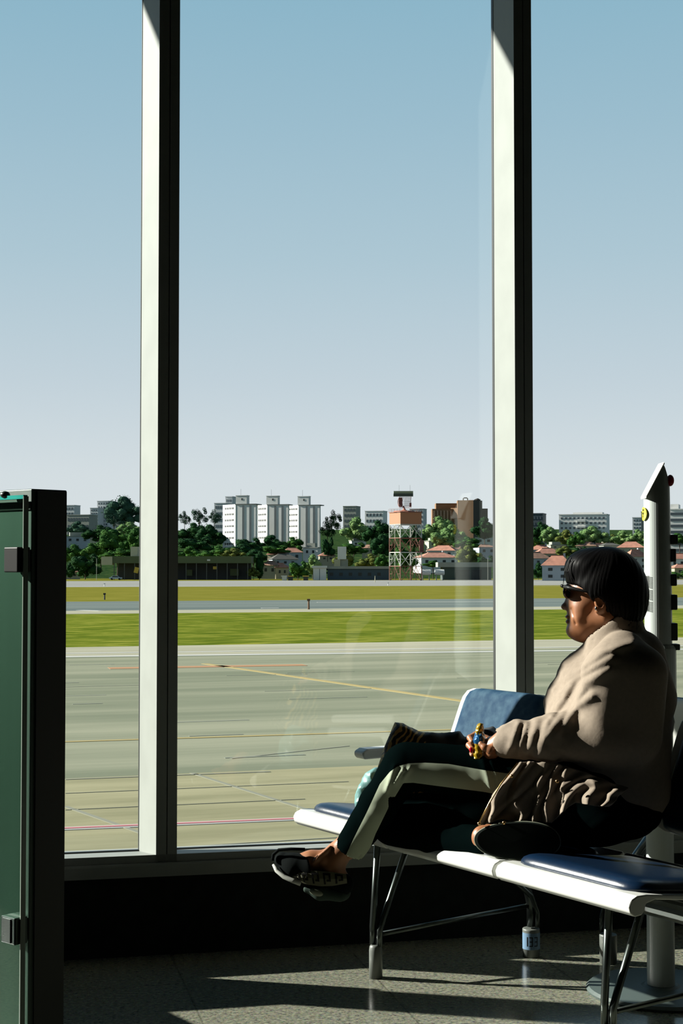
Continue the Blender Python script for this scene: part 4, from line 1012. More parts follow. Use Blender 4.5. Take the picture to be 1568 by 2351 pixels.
def poly_sd(X, Y, poly):
    """signed distance to a polygon, negative inside"""
    d = np.full(X.shape, 1e9); s = np.ones(X.shape); n = len(poly); j = n - 1
    for i_ in range(n):
        ax, ay = poly[i_]; bx_, by_ = poly[j]; ex, ey = bx_ - ax, by_ - ay; wx, wy_ = X - ax, Y - ay
        t = np.clip((wx * ex + wy_ * ey) / (ex * ex + ey * ey), 0, 1); dx, dy = wx - ex * t, wy_ - ey * t
        d = np.minimum(d, dx * dx + dy * dy)
        c1 = Y >= ay; c2 = Y < by_; c3 = ex * wy_ > ey * wx
        flip = (c1 & c2 & c3) | (~c1 & ~c2 & ~c3); s = np.where(flip, -s, s); j = i_
    return s * np.sqrt(d)
def line_d(X, Y, a, b):
    ex, ey = b[0] - a[0], b[1] - a[1]; t = np.clip(((X - a[0]) * ex + (Y - a[1]) * ey) / (ex * ex + ey * ey), 0, 1)
    return np.hypot(X - a[0] - ex * t, Y - a[1] - ey * t), t
def chain(p, pts, rs, k=.01):
    d = None
    for i_ in range(len(pts) - 1):
        e_ = seg(p, pts[i_], pts[i_ + 1], rs[i_], rs[i_ + 1]); d = e_ if d is None else smin(d, e_, k)
    return d
M_skin = mat('skin', tuple(.48 * v for v in lin((188, 126, 86))), .45, var=.10, scale=30, spec=.4)
M_skin.node_tree.nodes['Principled BSDF'].inputs['Subsurface Weight'].default_value = .08
M_skin.node_tree.nodes['Principled BSDF'].inputs['Subsurface Radius'].default_value = (.012, .005, .003)
M_hair = mat('black_hair', (.002, .0018, .002), .5, spec=.06)
M_jacket = mat('beige_cotton', tuple(.44 * v for v in lin((184, 168, 150))), .85, var=.05, scale=90, bump=.05, spec=.15)
M_pants = bpy.data.materials.new('black_trouser_cloth'); M_pants.use_nodes = True
n_ = M_pants.node_tree; b_ = n_.nodes['Principled BSDF']; at_ = n_.nodes.new('ShaderNodeAttribute'); at_.attribute_name = 'stripe'
gt = n_.nodes.new('ShaderNodeMath'); gt.operation = 'GREATER_THAN'; gt.inputs[1].default_value = 0
mx_ = n_.nodes.new('ShaderNodeMixRGB'); mx_.inputs[1].default_value = (.001, .0026, .0026, 1); mx_.inputs[2].default_value = (*[.7 * v for v in lin((176, 186, 164))], 1)
n_.links.new(at_.outputs['Fac'], gt.inputs[0]); n_.links.new(gt.outputs[0], mx_.inputs[0]); n_.links.new(mx_.outputs[0], b_.inputs['Base Color'])
b_.inputs['Roughness'].default_value = .9; b_.inputs['Specular IOR Level'].default_value = .0

def head(p):
    d = ell(p, H(1400, 1338), (.095, .076, .098))
    d = smin(d, ell(p, H(1350, 1385), (.060, .061, .088)), .03)
    for s_ in (-1, 1):
        d = smin(d, seg(p, H(1392, 1415, .042 * s_), H(1326, 1444, .014 * s_), .034, .024), .025)
        d = smin(d, seg(p, H(1336, 1398, .034 * s_), H(1330, 1418, .036 * s_), .022, .020), .018)
        d = smin(d, seg(p, H(1332, 1350, .028 * s_), H(1316, 1343, .012 * s_), .016, .014), .015)
    d = smin(d, seg(p, H(1313, 1345), H(1311, 1362), .014, .008), .012)
    d = smin(d, seg(p, H(1311, 1362), H(1299, 1391), .007, .009), .010)
    d = smin(d, ell(p, H(1297, 1393), (.0115, .011, .0095)), .006)
    for s_ in (-1, 1): d = smin(d, ell(p, H(1305, 1396, .011 * s_), (.010, .007, .008)), .006)
    d = smin(d, ell(p, H(1310, 1408), (.010, .020, .012)), .008)
    d = smin(d, ell(p, H(1304, 1416), (.0085, .020, .0055)), .004)
    d = smin(d, ell(p, H(1305, 1427), (.0085, .018, .0065)), .004)
    d = smax(d, -seg(p, H(1296, 1421.5, -.02), H(1296, 1421.5, .02), .0028, .0028), .003)
    d = smin(d, ell(p, H(1316, 1449), (.019, .024, .017)), .014)
    d = smin(d, seg(p, H(1350, 1446), H(1400, 1462), .038, .05), .03)
    # smile fold
    X, Z = topx(p); ld_, t_ = line_d(X, Z, (1312, 1398), (1322, 1432)); d = d + .0028 * np.exp(-(ld_ / 3.0) ** 2) * (p[..., 1] < YM)
    d = smin(d, chain(p, [H(1408, 1430), H(1432, 1500), H(1430, 1580)], [.058, .062, .08]), .025)
    for s_ in (-1, 1):
        e_ = ell(p, H(1378, 1383, .076 * s_), (.017, .009, .030), rot('Y', -12))
        e_ = smax(e_, -ell(p, H(1377, 1382, .085 * s_), (.009, .007, .017), rot('Y', -12)), .004)
        d = smin(d, e_, .006)
        d = smin(d, ell(p, H(1373, 1402, .075 * s_), (.009, .006, .010)), .006)
    return d
def torso(p):
    q = p.copy(); q[..., 1] = YM + (q[..., 1] - YM) * .85
    d = chain(q, [H(1428, 1540), H(1405, 1640), H(1400, 1820)], [.09, .13, .13])
    d = smin(d, seg(p, H(1432, 1515, -.13), H(1432, 1515, .13), .05, .05), .04)
    d = smin(d, chain(p, [H(1435, 1530, -.17), H(1400, 1700, -.165), H(1190, 1694, -.17)], [.05, .045, .030]), .03)
    d = smin(d, chain(p, [H(1435, 1530, .17), H(1350, 1710, .22), H(1180, 1730, -.02)], [.05, .045, .030]), .03)
    d = smin(d, chain(p, [H(1370, 1810, -.08), Q(935, 1760, 4.29), Q(795, 1950, 4.33)], [.08, .050, .034]), .03)
    d = smin(d, chain(p, [H(1370, 1850, .06), Q(905, 1882, 4.42), Q(1120, 1940, 4.21)], [.08, .052, .036]), .03)
    return d
def hand(p):
    d = chain(p, [Q(1190, 1694, 4.23), Q(1158, 1697, 4.232), Q(1130, 1712, 4.245)], [.027, .0255, .024], .01)
    d = smin(d, seg(p, Q(1128, 1705, 4.262), Q(1126, 1733, 4.262), .017, .015), .014)
    d = smin(d, seg(p, Q(1140, 1718, 4.235), Q(1122, 1736, 4.25), .020, .016), .014)
    for i_, (y0, y1, y2, y3, r_) in enumerate(((1696, 1687, 1694, 1703, .0092), (1710, 1704, 1711, 1720, .0094), (1722, 1722, 1730, 1734, .0090), (1733, 1738, 1745, 1749, .0082))):
        f_ = chain(p, [Q(1118, y0, 4.272), Q(1092 + i_ * 1.2, y1, 4.283), Q(1077 + (i_ == 3) * 4 + (i_ == 0) * 2, y2, 4.266), Q(1084 + (i_ == 3) * 3, y3, 4.246)], [r_ * 1.1, r_ * 1.02, r_ * .98, r_ * .82], .003)
        d = smin(d, f_, .0035)
    t_ = chain(p, [Q(1140, 1712, 4.228), Q(1126, 1722, 4.212), Q(1112, 1716, 4.212), Q(1104, 1708, 4.216)], [.014, .0115, .0095, .0075], .004)
    return smin(d, t_, .006)
def far_hand(p):
    d = chain(p, [Q(1195, 1735, 4.37), Q(1160, 1742, 4.36), Q(1135, 1750, 4.345)], [.026, .023, .022], .01)
    for i_ in range(4):
        dy = -.012 + .011 * i_
        d = smin(d, chain(p, [Q(1138, 1742 + i_ * 9, 4.345), Q(1112, 1744 + i_ * 8, 4.335), Q(1100, 1752 + i_ * 7, 4.318)], [.010, .009, .0075], .003), .004)
    return smin(d, chain(p, [Q(1150, 1735, 4.335), Q(1130, 1728, 4.315), Q(1116, 1732, 4.305)], [.012, .010, .008], .004), .006)
def foot(p):
    d = chain(p, [Q(812, 1925, 4.33), Q(775, 1962, 4.33), Q(762, 1990, 4.325)], [.036, .034, .036], .015)
    d = smin(d, chain(p, [Q(765, 1975, 4.33), Q(715, 1978, 4.32), Q(672, 1984, 4.31), Q(648, 1976, 4.31)], [.034, .031, .026, .018], .012), .012)
    d = smin(d, seg(p, Q(762, 2000, 4.33), Q(785, 2022, 4.335), .032, .026), .015)
    d = smin(d, ell(p, Q(742, 1972, 4.30), (.014, .012, .016)), .01)
    for k in range(3): d = smin(d, seg(p, Q(758 - k * 4, 1944 + k * 6, 4.30), Q(728 - k * 4, 1968 + k * 7, 4.288), .0035, .003), .008)
    return d
def foot2(p):
    d = chain(p, [Q(1105, 1940, 4.22), Q(1120, 1925, 4.20), Q(1200, 1928, 4.17)], [.036, .036, .030], .015)
    d = smin(d, ell(p, Q(1104, 1922, 4.185), (.026, .022, .03)), .01)
    return smin(d, seg(p, Q(1200, 1928, 4.17), Q(1255, 1928, 4.17), .03, .02), .015)
def bb(pts, m_):
    a = np.array(pts); return a.min(0) - m_, a.max(0) + m_
pieces = []
lo, hi = bb([H(1290, 1250), H(1480, 1560)], .03); lo[1] = YM - .12; hi[1] = YM + .12
pieces.append((head, lo, hi, .0028))
lo, hi = bb([H(780, 1960), H(1560, 1480)], .1); lo[1] = 4.05; hi[1] = 4.70
pieces.append((torso, lo, hi, .012))
lo, hi = bb([Q(1200, 1680, 4.23), Q(1068, 1765, 4.28)], .02); lo[1] = 4.18; hi[1] = 4.31
pieces.append((hand, lo, hi, .0017))
lo, hi = bb([Q(1200, 1720, 4.33), Q(1095, 1785, 4.33)], .02); lo[1] = 4.28; hi[1] = 4.40
pieces.append((far_hand, lo, hi, .0022))
lo, hi = bb([Q(640, 1915, 4.33), Q(815, 2040, 4.33)], .03); lo[1] = 4.26; hi[1] = 4.40
pieces.append((foot, lo, hi, .003))
lo, hi = bb([Q(1075, 1890, 4.2), Q(1270, 1965, 4.2)], .03); lo[1] = 4.11; hi[1] = 4.27
pieces.append((foot2, lo, hi, .004))
woman = sdf_obj('person', pieces, 0, 0, 0, M_skin, label='person in beige jacket and black striped trousers sitting cross-legged holding a snack', cat='person')

# hair
def hair(p):
    d = ell(p, H(1393, 1345), (.112, .094, .113))
    d = smin(d, ell(p, H(1438, 1378), (.060, .086, .088)), .03)
    d = smin(d, ell(p, H(1352, 1300), (.068, .078, .050)), .02)
    d = smin(d, ell(p, H(1318, 1318), (.022, .052, .036)), .02)
    cut = ell(p, H(1322, 1414), (.062, .25, .090))
    cut = smin(cut, ell(p, H(1300, 1368), (.045, .25, .034)), .02)
    cut = smin(cut, ell(p, H(1372, 1412, -.09), (.025, .035, .050)), .012)
    cut = smin(cut, ell(p, H(1400, 1475), (.062, .25, .040)), .01)
    d = smax(d, -cut, .006)
    a = np.arctan2(p[..., 1] - YM, p[..., 0] - H(1400, 1340)[0]); z = p[..., 2]
    st = np.sin(a * 46 + 6 * np.sin(z * 22) + 3 * np.sin(a * 7)) * .5 + np.sin(a * 91 + z * 60) * .3
    low = np.clip((H(1400, 1330)[2] - z) / .08, .25, 1)
    return d - .0026 * st * low
lo, hi = bb([H(1290, 1250), H(1485, 1450)], .012); lo[1] = YM - .105; hi[1] = YM + .105
hr = sdf_obj('hair', hair, lo, hi, .0026, M_hair, woman)
b = MB(); rnd = random.Random(7)
for k in range(34):                           # loose fringe and nape strands
    if k < 24:
        x = rnd.uniform(1298, 1335); dy = rnd.uniform(-.06, .05); s_ = H(x + 6, 1285 + rnd.uniform(-6, 8), dy); m_ = H(x - 4, 1312, dy); e_ = H(x - rnd.uniform(-6, 8), rnd.uniform(1328, 1345), dy)
    else:
        x = rnd.uniform(1445, 1474); dy = rnd.uniform(-.06, .06); s_ = H(x, 1415, dy); m_ = H(x + 2, 1430, dy); e_ = H(x + rnd.uniform(-4, 6), rnd.uniform(1436, 1450), dy)
    b.tube([s_, m_, e_], [.0016, .0012, .0004], 4)
b.parts('loose_strand', M_hair, hr)
# sunglasses
b = MB()
for s_ in (-1, 1):
    M_ = Matrix.Rotation(math.radians(20 * s_), 3, 'Z')
    b.ball(H(1303, 1358, .033 * s_), (.007, .029, .021), 10, M=M_)
gl_ = b.build('sunglasses', mat('black_lens', (.004, .004, .005), .08), woman, smooth=True)
b = MB()
for s_ in (-1, 1):
    b.tube([H(1296, 1347, .05 * s_), H(1310, 1350, .068 * s_), H(1345, 1358, .079 * s_), H(1376, 1364, .080 * s_)], [.006, .0055, .004, .003], 8)
b.tube([H(1292, 1346, -.05), H(1290, 1345, 0), H(1292, 1346, .05)], .005, 8)
b.build('frame', M_black, gl_, smooth=True)
MB().ball(H(1306, 1356, -.058), (.005, .001, .0012), 6, M=Matrix.Rotation(math.radians(35), 3, 'Y')).build('lens_highlight', M_steel, gl_)  # steel chip standing in for a white highlight on the sunglasses
MB().ball(H(1368, 1397, -.083), (.003, .003, .0065), 8).build('earring', mat('silver', (.8, .8, .78), .2, metal=1), woman, smooth=True)

# jacket
ridges = [((1450, 1478), (1392, 1492), 12, 9), ((1392, 1492), (1300, 1560), 15, 9), ((1402, 1512), (1318, 1556), 15, 9), ((1318, 1556), (1268, 1640), 14, 9), ((1396, 1538), (1340, 1568), 16, 10), ((1340, 1568), (1300, 1660), 15, 10),
          ((1356, 1600), (1300, 1630), 13, 9), ((1300, 1630), (1248, 1700), 13, 9), ((1232, 1664), (1206, 1738), 11, 6), ((1262, 1656), (1240, 1730), 13, 7), ((1300, 1650), (1262, 1700), 12, 7), ((1190, 1662), (1168, 1730), 8, 5), ((1210, 1662), (1190, 1736), 7, 5)]
def jacket(p):
    q = p.copy(); q[..., 1] = YM + (q[..., 1] - YM) * 1.0
    d = chain(q, [H(1428, 1530), H(1400, 1625), H(1397, 1700), H(1400, 1800), H(1385, 1860)], [.092, .158, .172, .165, .12], .03)
    d = smin(d, seg(p, H(1430, 1502, -.135), H(1430, 1502, .135), .066, .066), .05)
    d = smin(d, seg(p, H(1470, 1505, 0), H(1485, 1600, 0), .07, .085), .04)
    d = smin(d, chain(q, [H(1385, 1492), H(1330, 1545), H(1300, 1620)], [.052, .055, .065], .02), .03)
    d = smin(d, chain(p, [H(1412, 1535, -.185), H(1385, 1690, -.165)], [.078, .076], .02), .03)
    d = smin(d, chain(p, [H(1468, 1545, -.168), H(1455, 1690, -.148)], [.078, .078], .02), .03)
    fo = chain(p, [H(1405, 1690, -.165), H(1260, 1697, -.172), H(1185, 1697, -.17), H(1160, 1702, -.165)], [.076, .060, .049, .043], .02)
    hole = seg(p, H(1185, 1697, -.17), H(1140, 1703, -.165), .034, .036)
    fo = smax(fo, -hole, .003)
    d = smin(d, fo, .02)
    d = smin(d, chain(p, [H(1432, 1535, .17), H(1350, 1705, .22), H(1190, 1732, -.01)], [.078, .072, .044], .02), .03)
    # collar standing round the neck
    cn = np.abs(seg(p, H(1412, 1420), H(1416, 1500), .072, .098)) - .004
    X, Z = topx(p)
    cut = ((X - 1343) * 42 + (Z - 1466) * 59) / 72.4 * -.00126        # above the line is cut away
    cut = np.maximum(cut, (1408 - Z) * .00126)
    d = np.minimum(d, smax(cn, cut, .003))
    # open the neck
    d = smax(d, -seg(p, H(1408, 1400), H(1418, 1486), .066, .072), .004)
    # folds
    near = np.clip((YM - p[..., 1]) / .06, 0, 1)
    f_ = np.zeros(X.shape)
    for a, c_, w_, am in ridges:
        l_, t_ = line_d(X, Z, a, c_); f_ = np.maximum(f_, np.exp(-(l_ / w_) ** 2) * am * .00165 * (.7 + .3 * np.sin(t_ * 3.1)))
    d = d - f_ * near
    st = p * np.array([1.0, 1.0, .55]); sh = st.copy(); sh[..., 0] = st[..., 0] + .7 * p[..., 2]
    calm = np.clip((1380 - X) / 100, .1, 1)
    d = d - .0055 * calm * (np.abs(vnoise(sh, 26, 1)) - .35) - .0022 * calm * vnoise(p, 80, 2)
    return d
lo, hi = bb([H(1150, 1450), H(1560, 1860)], .06); lo[1] = 4.04; hi[1] = 4.74
jk = sdf_obj('jacket', jacket, lo, hi, .0052, M_jacket, woman)
# hem of the jacket draped over the thigh
top = [(1192, 1750), (1232, 1748), (1275, 1752), (1320, 1765), (1375, 1785), (1440, 1810)]
bot = [(1096, 1893), (1150, 1884), (1205, 1892), (1262, 1888), (1322, 1846), (1400, 1850)]
mid = [(1134, 1826), (1190, 1822), (1236, 1820), (1276, 1820), (1332, 1808), (1420, 1830)]
NU, NV = 150, 50; vs = []; fs = []
us = np.linspace(0, 1, 6)
for j in range(NV + 1):
    v = j / NV; A = 2 * (v - .5) * (v - 1); Bm = 4 * v * (1 - v); Cb = 2 * v * (v - .5)
    for i_ in range(NU + 1):
        u = i_ / NU
        x = sum(c_ * np.interp(u, us, [q[0] for q in r_]) for c_, r_ in ((A, top), (Bm, mid), (Cb, bot)))
        y = sum(c_ * np.interp(u, us, [q[1] for q in r_]) for c_, r_ in ((A, top), (Bm, mid), (Cb, bot)))
        ph = u * 7.2 + .35 * math.sin(v * 3 + u * 4) - v * .7 + .25 * math.sin(u * 13)
        saw = abs((ph % 1) - .32); saw = (1 - saw / .32) if (ph % 1) < .32 else 1 - ((ph % 1) - .32) / .68
        amp = (.010 + .020 * v) * (1 - .3 * u)
        Y = 4.175 - .035 * v + .01 * math.sin(u * 3) - amp * (saw ** 1.3) + .003 * math.sin(u * 41 + v * 9)
        if u < .05: Y += -.006 * (1 - u / .05)
        vs.append(tuple(Q(x + 3 * math.sin(v * 9 + u * 20), y + 3 * math.sin(u * 22) * v, Y)))
for j in range(NV):
    for i_ in range(NU):
        o = j * (NU + 1) + i_; fs.append((o, o + NU + 1, o + NU + 2, o + 1))
m_ = MB(); m_.add(vs, fs); hem = m_.build('jacket_hem', M_jacket, jk, smooth=True)
so = hem.modifiers.new('solid', 'SOLIDIFY'); so.thickness = .0028; so.offset = 1
M_gold = mat('gold_metal', lin((214, 170, 110)), .25, metal=1)
for k, (x, y, Y_) in enumerate(((1175, 1782, 4.138), (1279, 1794, 4.135), (1100, 1891, 4.112), (1157, 1889, 4.105))):
    MB().ball(Q(x, y, Y_), (.0052, .004, .0052), 8).build('snap_button' if k < 2 else 'zip_pull', M_gold, jk, smooth=True)
b = MB(); b.tube([Q(1189, 1752, 4.150), Q(1150, 1800, 4.14), Q(1122, 1846, 4.12), Q(1099, 1891, 4.11)], .0022, 6); b.build('zip_edge', M_gold, jk, smooth=True)

# trousers
def trousers(p):
    up = chain(p, [H(1372, 1812, -.09), Q(1120, 1776, 4.30), Q(936, 1758, 4.28)], [.100, .077, .0675], .02)
    sh = chain(p, [Q(925, 1764, 4.28), Q(868, 1850, 4.295), Q(806, 1944, 4.325)], [.062, .054, .047], .02)
    hole = seg(p, Q(815, 1930, 4.325), Q(785, 1975, 4.335), .040, .043)
    cutp = (p - Q(800, 1956, 4.33)) @ (np.array([-.50, 0, -.86]))
    up = smin(up, smax(smax(sh, cutp, .003), -hole, .003), .018)
    lw = chain(p, [H(1372, 1860, .05), Q(1100, 1880, 4.44), Q(912, 1880, 4.42)], [.105, .085, .072], .02)
    ls = chain(p, [Q(908, 1884, 4.41), Q(1010, 1912, 4.32), Q(1118, 1942, 4.215)], [.074, .066, .050], .02)
    lw = smin(lw, ls, .02)
    d = smin(up, lw, .006)
    d = smin(d, ell(p, H(1400, 1860), (.15, .20, .085)), .04)
    X, Z = topx(p); near = np.clip((4.40 - p[..., 1]) / .06, 0, 1); f_ = 0
    for a, c_, w_, am in (((905, 1760), (888, 1815), 6, 5), ((925, 1768), (905, 1800), 5, 5), ((940, 1765), (925, 1790), 5, 4), ((1108, 1740), (1130, 1820), 7, 4), ((1128, 1745), (1150, 1815), 6, 4), ((980, 1845), (1090, 1905), 16, 5), ((1040, 1860), (1110, 1935), 10, 4), ((930, 1925), (1020, 1900), 12, 3)):
        l_, t_ = line_d(X, Z, a, c_); f_ = np.maximum(f_, np.exp(-(l_ / w_) ** 2) * am * .0014)
    return d - f_ * near - .0028 * (np.abs(vnoise(p, 24, 3)) - .3)
s1_ = [(912, 1760), (935, 1753), (975, 1751), (1030, 1754), (1110, 1768), (1230, 1785), (1230, 1840), (1110, 1818), (1000, 1804), (948, 1797), (926, 1798), (905, 1800)]
s2_ = [(912, 1760), (926, 1798), (893, 1852), (862, 1915), (832, 1995), (784, 1985), (812, 1925), (842, 1865), (872, 1800), (895, 1772)]
def stripe(v):
    X, Z = topx(v); d = np.minimum(poly_sd(X, Z, s1_), poly_sd(X, Z, s2_))
    d = np.where((v[:, 1] < 4.325), -d, -50)
    low = (Z > 1830) & (X > 893); return np.where(low, -50, d)
lo, hi = bb([Q(760, 1985, 4.3), H(1540, 1700)], .05); lo[1] = 4.08; hi[1] = 4.66
sdf_obj('trousers', trousers, lo, hi, .0050, M_pants, woman, attr={'stripe': stripe})

# the slip-on shoe on the hanging foot
M_shoe = mat('black_knit', (.003, .0045, .0045), .9, spec=.05); M_sole = mat('off_white_rubber', lin((110, 116, 100)), .6); M_soled = mat('grey_green_rubber', lin((44, 56, 50)), .8, spec=.1); M_bandm = mat('beige_band', lin((80, 80, 58)), .7)
sh_ = empty('shoe', None, None); sh_.parent = woman
def upper(p):
    d = chain(p, [Q(648, 1975, 4.31), Q(676, 1990, 4.31), Q(716, 1996, 4.315)], [.024, .036, .043], .02)
    d = smin(d, seg(p, Q(716, 1996, 4.315), Q(785, 2030, 4.33), .040, .034), .02)
    X, Z = topx(p)
    back = ((X - 712) * .97 - (Z - 1990) * .25) * .00124
    topc = (2003 - Z) * .00124
    d = smax(d, np.minimum(back, 1) * 1.0 if False else smax(-(.0) + np.minimum(back, topc), -.2, .001), .004)
    return d
lo, hi = bb([Q(625, 1945, 4.3), Q(800, 2060, 4.3)], .03); lo[1] = 4.25; hi[1] = 4.40
sdf_obj('upper', upper, lo, hi, .0028, M_shoe, sh_)
b = MB(); b.tube([Q(700, 1950, 4.29), Q(668, 1949, 4.288), Q(640, 1951, 4.288), Q(627, 1962, 4.29), Q(626, 1976, 4.285)], .0045, 8); b.build('toe_edge', M_shoe, sh_, smooth=True)
b = MB(); b.tube([Q(627, 1985, 4.285), Q(635, 1999, 4.275), Q(652, 2013, 4.268), Q(672, 2022, 4.265), Q(690, 2029, 4.265)], [.0035, .0062, .0068, .0072, .007], 10); b.build('midsole', mat('white_rubber', (.36, .37, .34), .5), sh_, smooth=True)
b = MB()
tc_ = [(658, 2008), (676, 2003), (700, 1999.5), (730, 1999.5), (762, 2002), (795, 2007)]; bc_ = [(668, 2012), (690, 2026), (706, 2031), (735, 2035), (764, 2034), (797, 2028)]
tcu, bcu = [], []
def bandpt(u, v, out):
    us_ = np.linspace(0, 1, 6); x = (1 - v) * np.interp(u, us_, [q[0] for q in tc_]) + v * np.interp(u, us_, [q[0] for q in bc_]); y = (1 - v) * np.interp(u, us_, [q[1] for q in tc_]) + v * np.interp(u, us_, [q[1] for q in bc_])
    return Q(x, y, 4.272 + .03 * (u - .45) ** 2 * 2 - .004 * math.sin(v * 3.14) - out)
def slabpatch(u0, u1, v0, v1, o0, o1, n=10):
    m_ = MB(); vs = []; fs = []
    for i_ in range(n + 1):
        u = u0 + (u1 - u0) * i_ / n
        for v in (v0, (v0 + v1) / 2, v1):
            for o in (o0, o1): vs.append(bandpt(u, v, o))
    for i_ in range(n):
        o = i_ * 6
        for r_ in (0, 2): fs += [(o + r_ + 1, o + r_ + 3, o + r_ + 9, o + r_ + 7), (o + r_, o + r_ + 6, o + r_ + 8, o + r_ + 2)]
        fs += [(o, o + 1, o + 7, o + 6), (o + 4, o + 10, o + 11, o + 5)]
    fs += [(0, 2, 3, 1), (2, 4, 5, 3), (n * 6, n * 6 + 1, n * 6 + 3, n * 6 + 2), (n * 6 + 2, n * 6 + 3, n * 6 + 5, n * 6 + 4)]
    return vs, fs
b = MB(); b.add(*slabpatch(0, 1, 0, 1, -.004, .002, 24)); bd = b.build('strap', M_bandm, sh_, smooth=False)
b = MB()
for k in range(5):
    u = .14 + k * .175
    for (a0, a1, v0, v1) in ((u, u + .028, .12, .88), (u, u + .11, .12, .26), (u + .082, u + .11, .12, .70), (u + .045, u + .11, .58, .70)):
        b.add(*slabpatch(a0, min(a1, .99), v0, v1, .0018, .0030, 3))
b.build('key_pattern', M_black, bd, kind=None)
def heel(p):
    d = chain(p, [Q(704, 2042, 4.29), Q(735, 2050, 4.295), Q(780, 2058, 4.31)], [.010, .019, .015], .015)
    e_ = seg(p, Q(735, 2042, 4.33), Q(785, 2048, 4.34), .026, .026)
    return smin(d, e_, .02)
lo, hi = bb([Q(690, 2025, 4.3), Q(800, 2085, 4.3)], .02); lo[1] = 4.25; hi[1] = 4.39
sdf_obj('heel', heel, lo, hi, .003, M_soled, sh_)
MB().ball(Q(726, 2049, 4.275), (.021, .008, .010), 10, M=Matrix.Rotation(math.radians(14), 3, 'Y')).build('sole_patch', M_sole, sh_, smooth=True)
# the other shoe, sole to the camera
s2 = empty('shoe', None, None); s2.parent = woman
MB().ball(Q(1186, 1930, 4.155), (.118, .040, .047), 16).build('upper', M_shoe, s2, smooth=True)
b = MB(); N = 64
def solept(k, sc, Y): a = 2 * math.pi * k / N; r_ = 1 - .06 * math.cos(a * 2 + .5); return Q(1188 + 103 * sc * math.cos(a) * r_, 1930 + (43 + 3 * math.cos(a)) * sc * math.sin(a), Y)
vs = [solept(k, 1, 4.135) for k in range(N)] + [solept(k, 1, 4.112) for k in range(N)] + [solept(k, .94, 4.108) for k in range(N)] + [Q(1188, 1930, 4.106)]
fs = [tuple(range(N))] + [(k, N + k, N + (k + 1) % N, (k + 1) % N) for k in range(N)] + [(N + k, 2 * N + k, 2 * N + (k + 1) % N, N + (k + 1) % N) for k in range(N)] + [(2 * N + k, 3 * N, 2 * N + (k + 1) % N) for k in range(N)]
b.add([tuple(q) for q in vs], fs); b.build('outsole', mat('dark_rubber', (.004, .006, .005), .9, spec=.05), s2)
b = MB(); b.tube([solept(k, 1.005, 4.118) for k in range(N + 1)], .0024, 6); b.build('sole_rim', M_sole, s2, smooth=True)
for k, (x, y, Y_) in enumerate(((1082, 1722, 4.2375), (1087.5, 1749, 4.2385))):
    MB().ball(Q(x, y, Y_), (.0062, .0032, .0085), 8, M=Matrix.Rotation(math.radians(-18), 3, 'Y')).build('painted_nail', mat('red_nail_polish', lin((176, 24, 40)), .15), woman, smooth=True)

turn(woman)
# ---------------------------------------------------------------- snack, handbag, plastic bag
mw = bpy.data.materials.new('snack_foil'); mw.use_nodes = True; n_ = mw.node_tree; b_ = n_.nodes['Principled BSDF']
at_ = n_.nodes.new('ShaderNodeAttribute'); at_.attribute_name = 'band'; r_ = n_.nodes.new('ShaderNodeValToRGB'); r_.color_ramp.interpolation = 'CONSTANT'
el = r_.color_ramp.elements; el[0].position = 0; el[0].color = (*[.4*v for v in lin((214, 176, 40))], 1); el[1].position = .5; el[1].color = (*lin((30, 84, 130)), 1)
k_ = el.new(.8); k_.color = (*[.5 * v for v in lin((214, 200, 170))], 1)
n_.links.new(at_.outputs['Fac'], r_.inputs[0]); n_.links.new(r_.outputs[0], b_.inputs['Base Color']); b_.inputs['Roughness'].default_value = .25; b_.inputs['Metallic'].default_value = .35
def wrap_(p):
    q = p.copy(); q[..., 0] += .002 * np.sin((p[..., 2]) * 70)
    d = chain(q, [Q(1103, 1668, 4.245), Q(1102, 1700, 4.243), Q(1098, 1735, 4.245), Q(1094, 1756, 4.25)], [.010, .0155, .013, .006], .01)
    return d + .0035 * np.abs(vnoise(p, 150, 5)) - .001
def band(v):
    X, Z = topx(v); d = np.where((Z > 1684 + 3 * np.sin(X)) & (Z < 1708), .6, 0.0); return np.where(X > 1107, .9, d)
lo, hi = bb([Q(1090, 1655, 4.24), Q(1112, 1762, 4.24)], .012); lo[1] = 4.22; hi[1] = 4.27
wr_ = sdf_obj('snack_wrapper', wrap_, lo, hi, .0014, mw, attr={'band': band}, label='crumpled yellow and blue snack wrapper held upright in the person\'s hand', cat='wrapper')

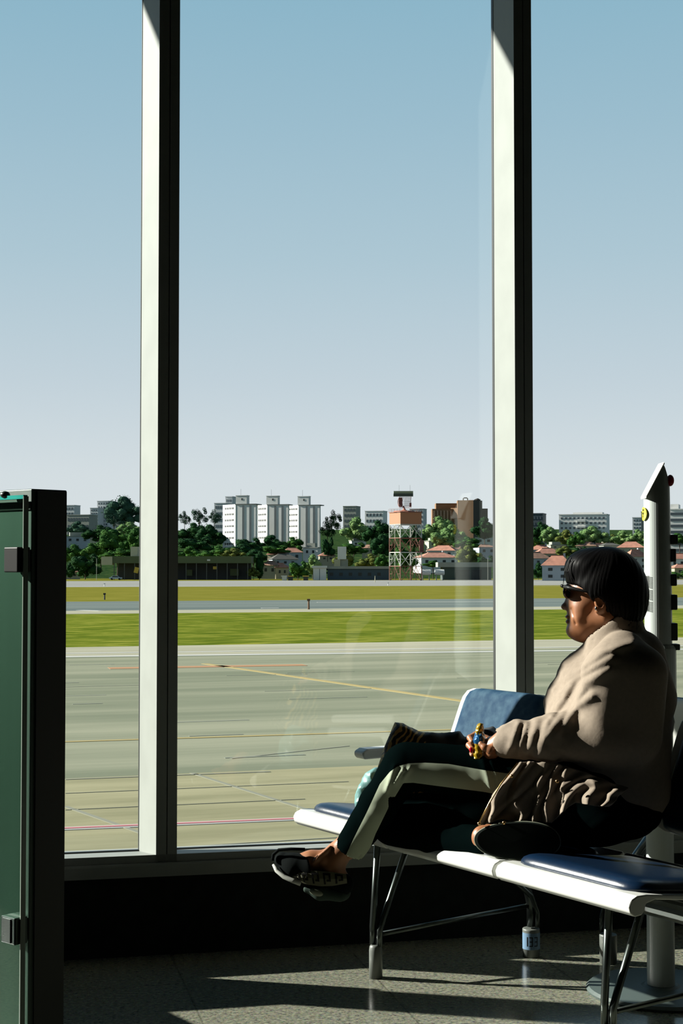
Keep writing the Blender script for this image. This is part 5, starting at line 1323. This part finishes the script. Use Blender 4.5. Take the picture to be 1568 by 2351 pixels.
turn(wr_)
mb_ = bpy.data.materials.new('tiger_print'); mb_.use_nodes = True; n_ = mb_.node_tree; b_ = n_.nodes['Principled BSDF']
tc2 = n_.nodes.new('ShaderNodeTexCoord'); mp2 = n_.nodes.new('ShaderNodeMapping'); mp2.inputs['Rotation'].default_value = (0, math.radians(-28), 0)
wv = n_.nodes.new('ShaderNodeTexWave'); wv.inputs['Scale'].default_value = 17; wv.inputs['Distortion'].default_value = 7; wv.inputs['Detail'].default_value = 2; wv.inputs['Detail Scale'].default_value = 1.2
r2 = n_.nodes.new('ShaderNodeValToRGB'); r2.color_ramp.elements[0].position = .60; r2.color_ramp.elements[0].color = (.006, .006, .005, 1); r2.color_ramp.elements[1].position = .68; r2.color_ramp.elements[1].color = (*lin((176, 146, 84)), 1)
at3 = n_.nodes.new('ShaderNodeAttribute'); at3.attribute_name = 'plain'; mx3 = n_.nodes.new('ShaderNodeMixRGB'); mx3.inputs[2].default_value = (.005, .006, .006, 1)
n_.links.new(tc2.outputs['Object'], mp2.inputs[0]); n_.links.new(mp2.outputs[0], wv.inputs[0]); n_.links.new(wv.outputs['Fac'], r2.inputs[0]); n_.links.new(r2.outputs[0], mx3.inputs[1]); n_.links.new(at3.outputs['Fac'], mx3.inputs[0]); n_.links.new(mx3.outputs[0], b_.inputs['Base Color']); b_.inputs['Roughness'].default_value = .7
pg = [(907, 1660), (925, 1662), (965, 1682), (1020, 1684), (1055, 1680), (1066, 1694), (1095, 1690), (1112, 1674), (1132, 1669), (1150, 1684), (1165, 1720), (1150, 1895), (905, 1895), (878, 1830), (866, 1770), (884, 1715)]
def pext(poly, yc, hw_, r_, nz, sl=0):
    def f_(p):
        X, Z = topx(p, False); d2 = poly_sd(X, Z, poly) * .00134
        d = smax(d2, np.abs(p[..., 1] - yc - sl * (p[..., 0])) - hw_, r_)
        return d + nz * (np.abs(vnoise(p, 34, 6)) - .3)
    return f_
lo, hi = bb([Qw(860, 1655, 4.72), Qw(1170, 1900, 4.72)], .03); lo[1] = 4.54; hi[1] = 4.84
hb = sdf_obj('handbag', pext(pg, 4.68, .075, .035, .010), lo, hi, .005, mb_, attr={'plain': lambda v: (topx(v, False)[0] > 975).astype(float)}, label='black and gold tiger striped handbag standing on the seat behind the raised knee', cat='bag')
M_teal = mat('teal_film', tuple(.5 * v for v in lin((150, 210, 208))), .35, var=.12, scale=40, bump=.3)
M_teal.node_tree.nodes['Principled BSDF'].inputs['Transmission Weight'].default_value = .35
pt_ = [(862, 1764), (840, 1776), (826, 1800), (817, 1826), (815, 1852), (826, 1880), (900, 1884), (905, 1790), (880, 1762)]
lo, hi = bb([Qw(812, 1758, 4.86), Qw(905, 1888, 4.86)], .02); lo[1] = 4.76; hi[1] = 4.96
sdf_obj('plastic_bag', pext(pt_, 4.87, .05, .03, .012), lo, hi, .004, M_teal, label='crumpled pale teal plastic bag on the far seat behind the shin', cat='bag')
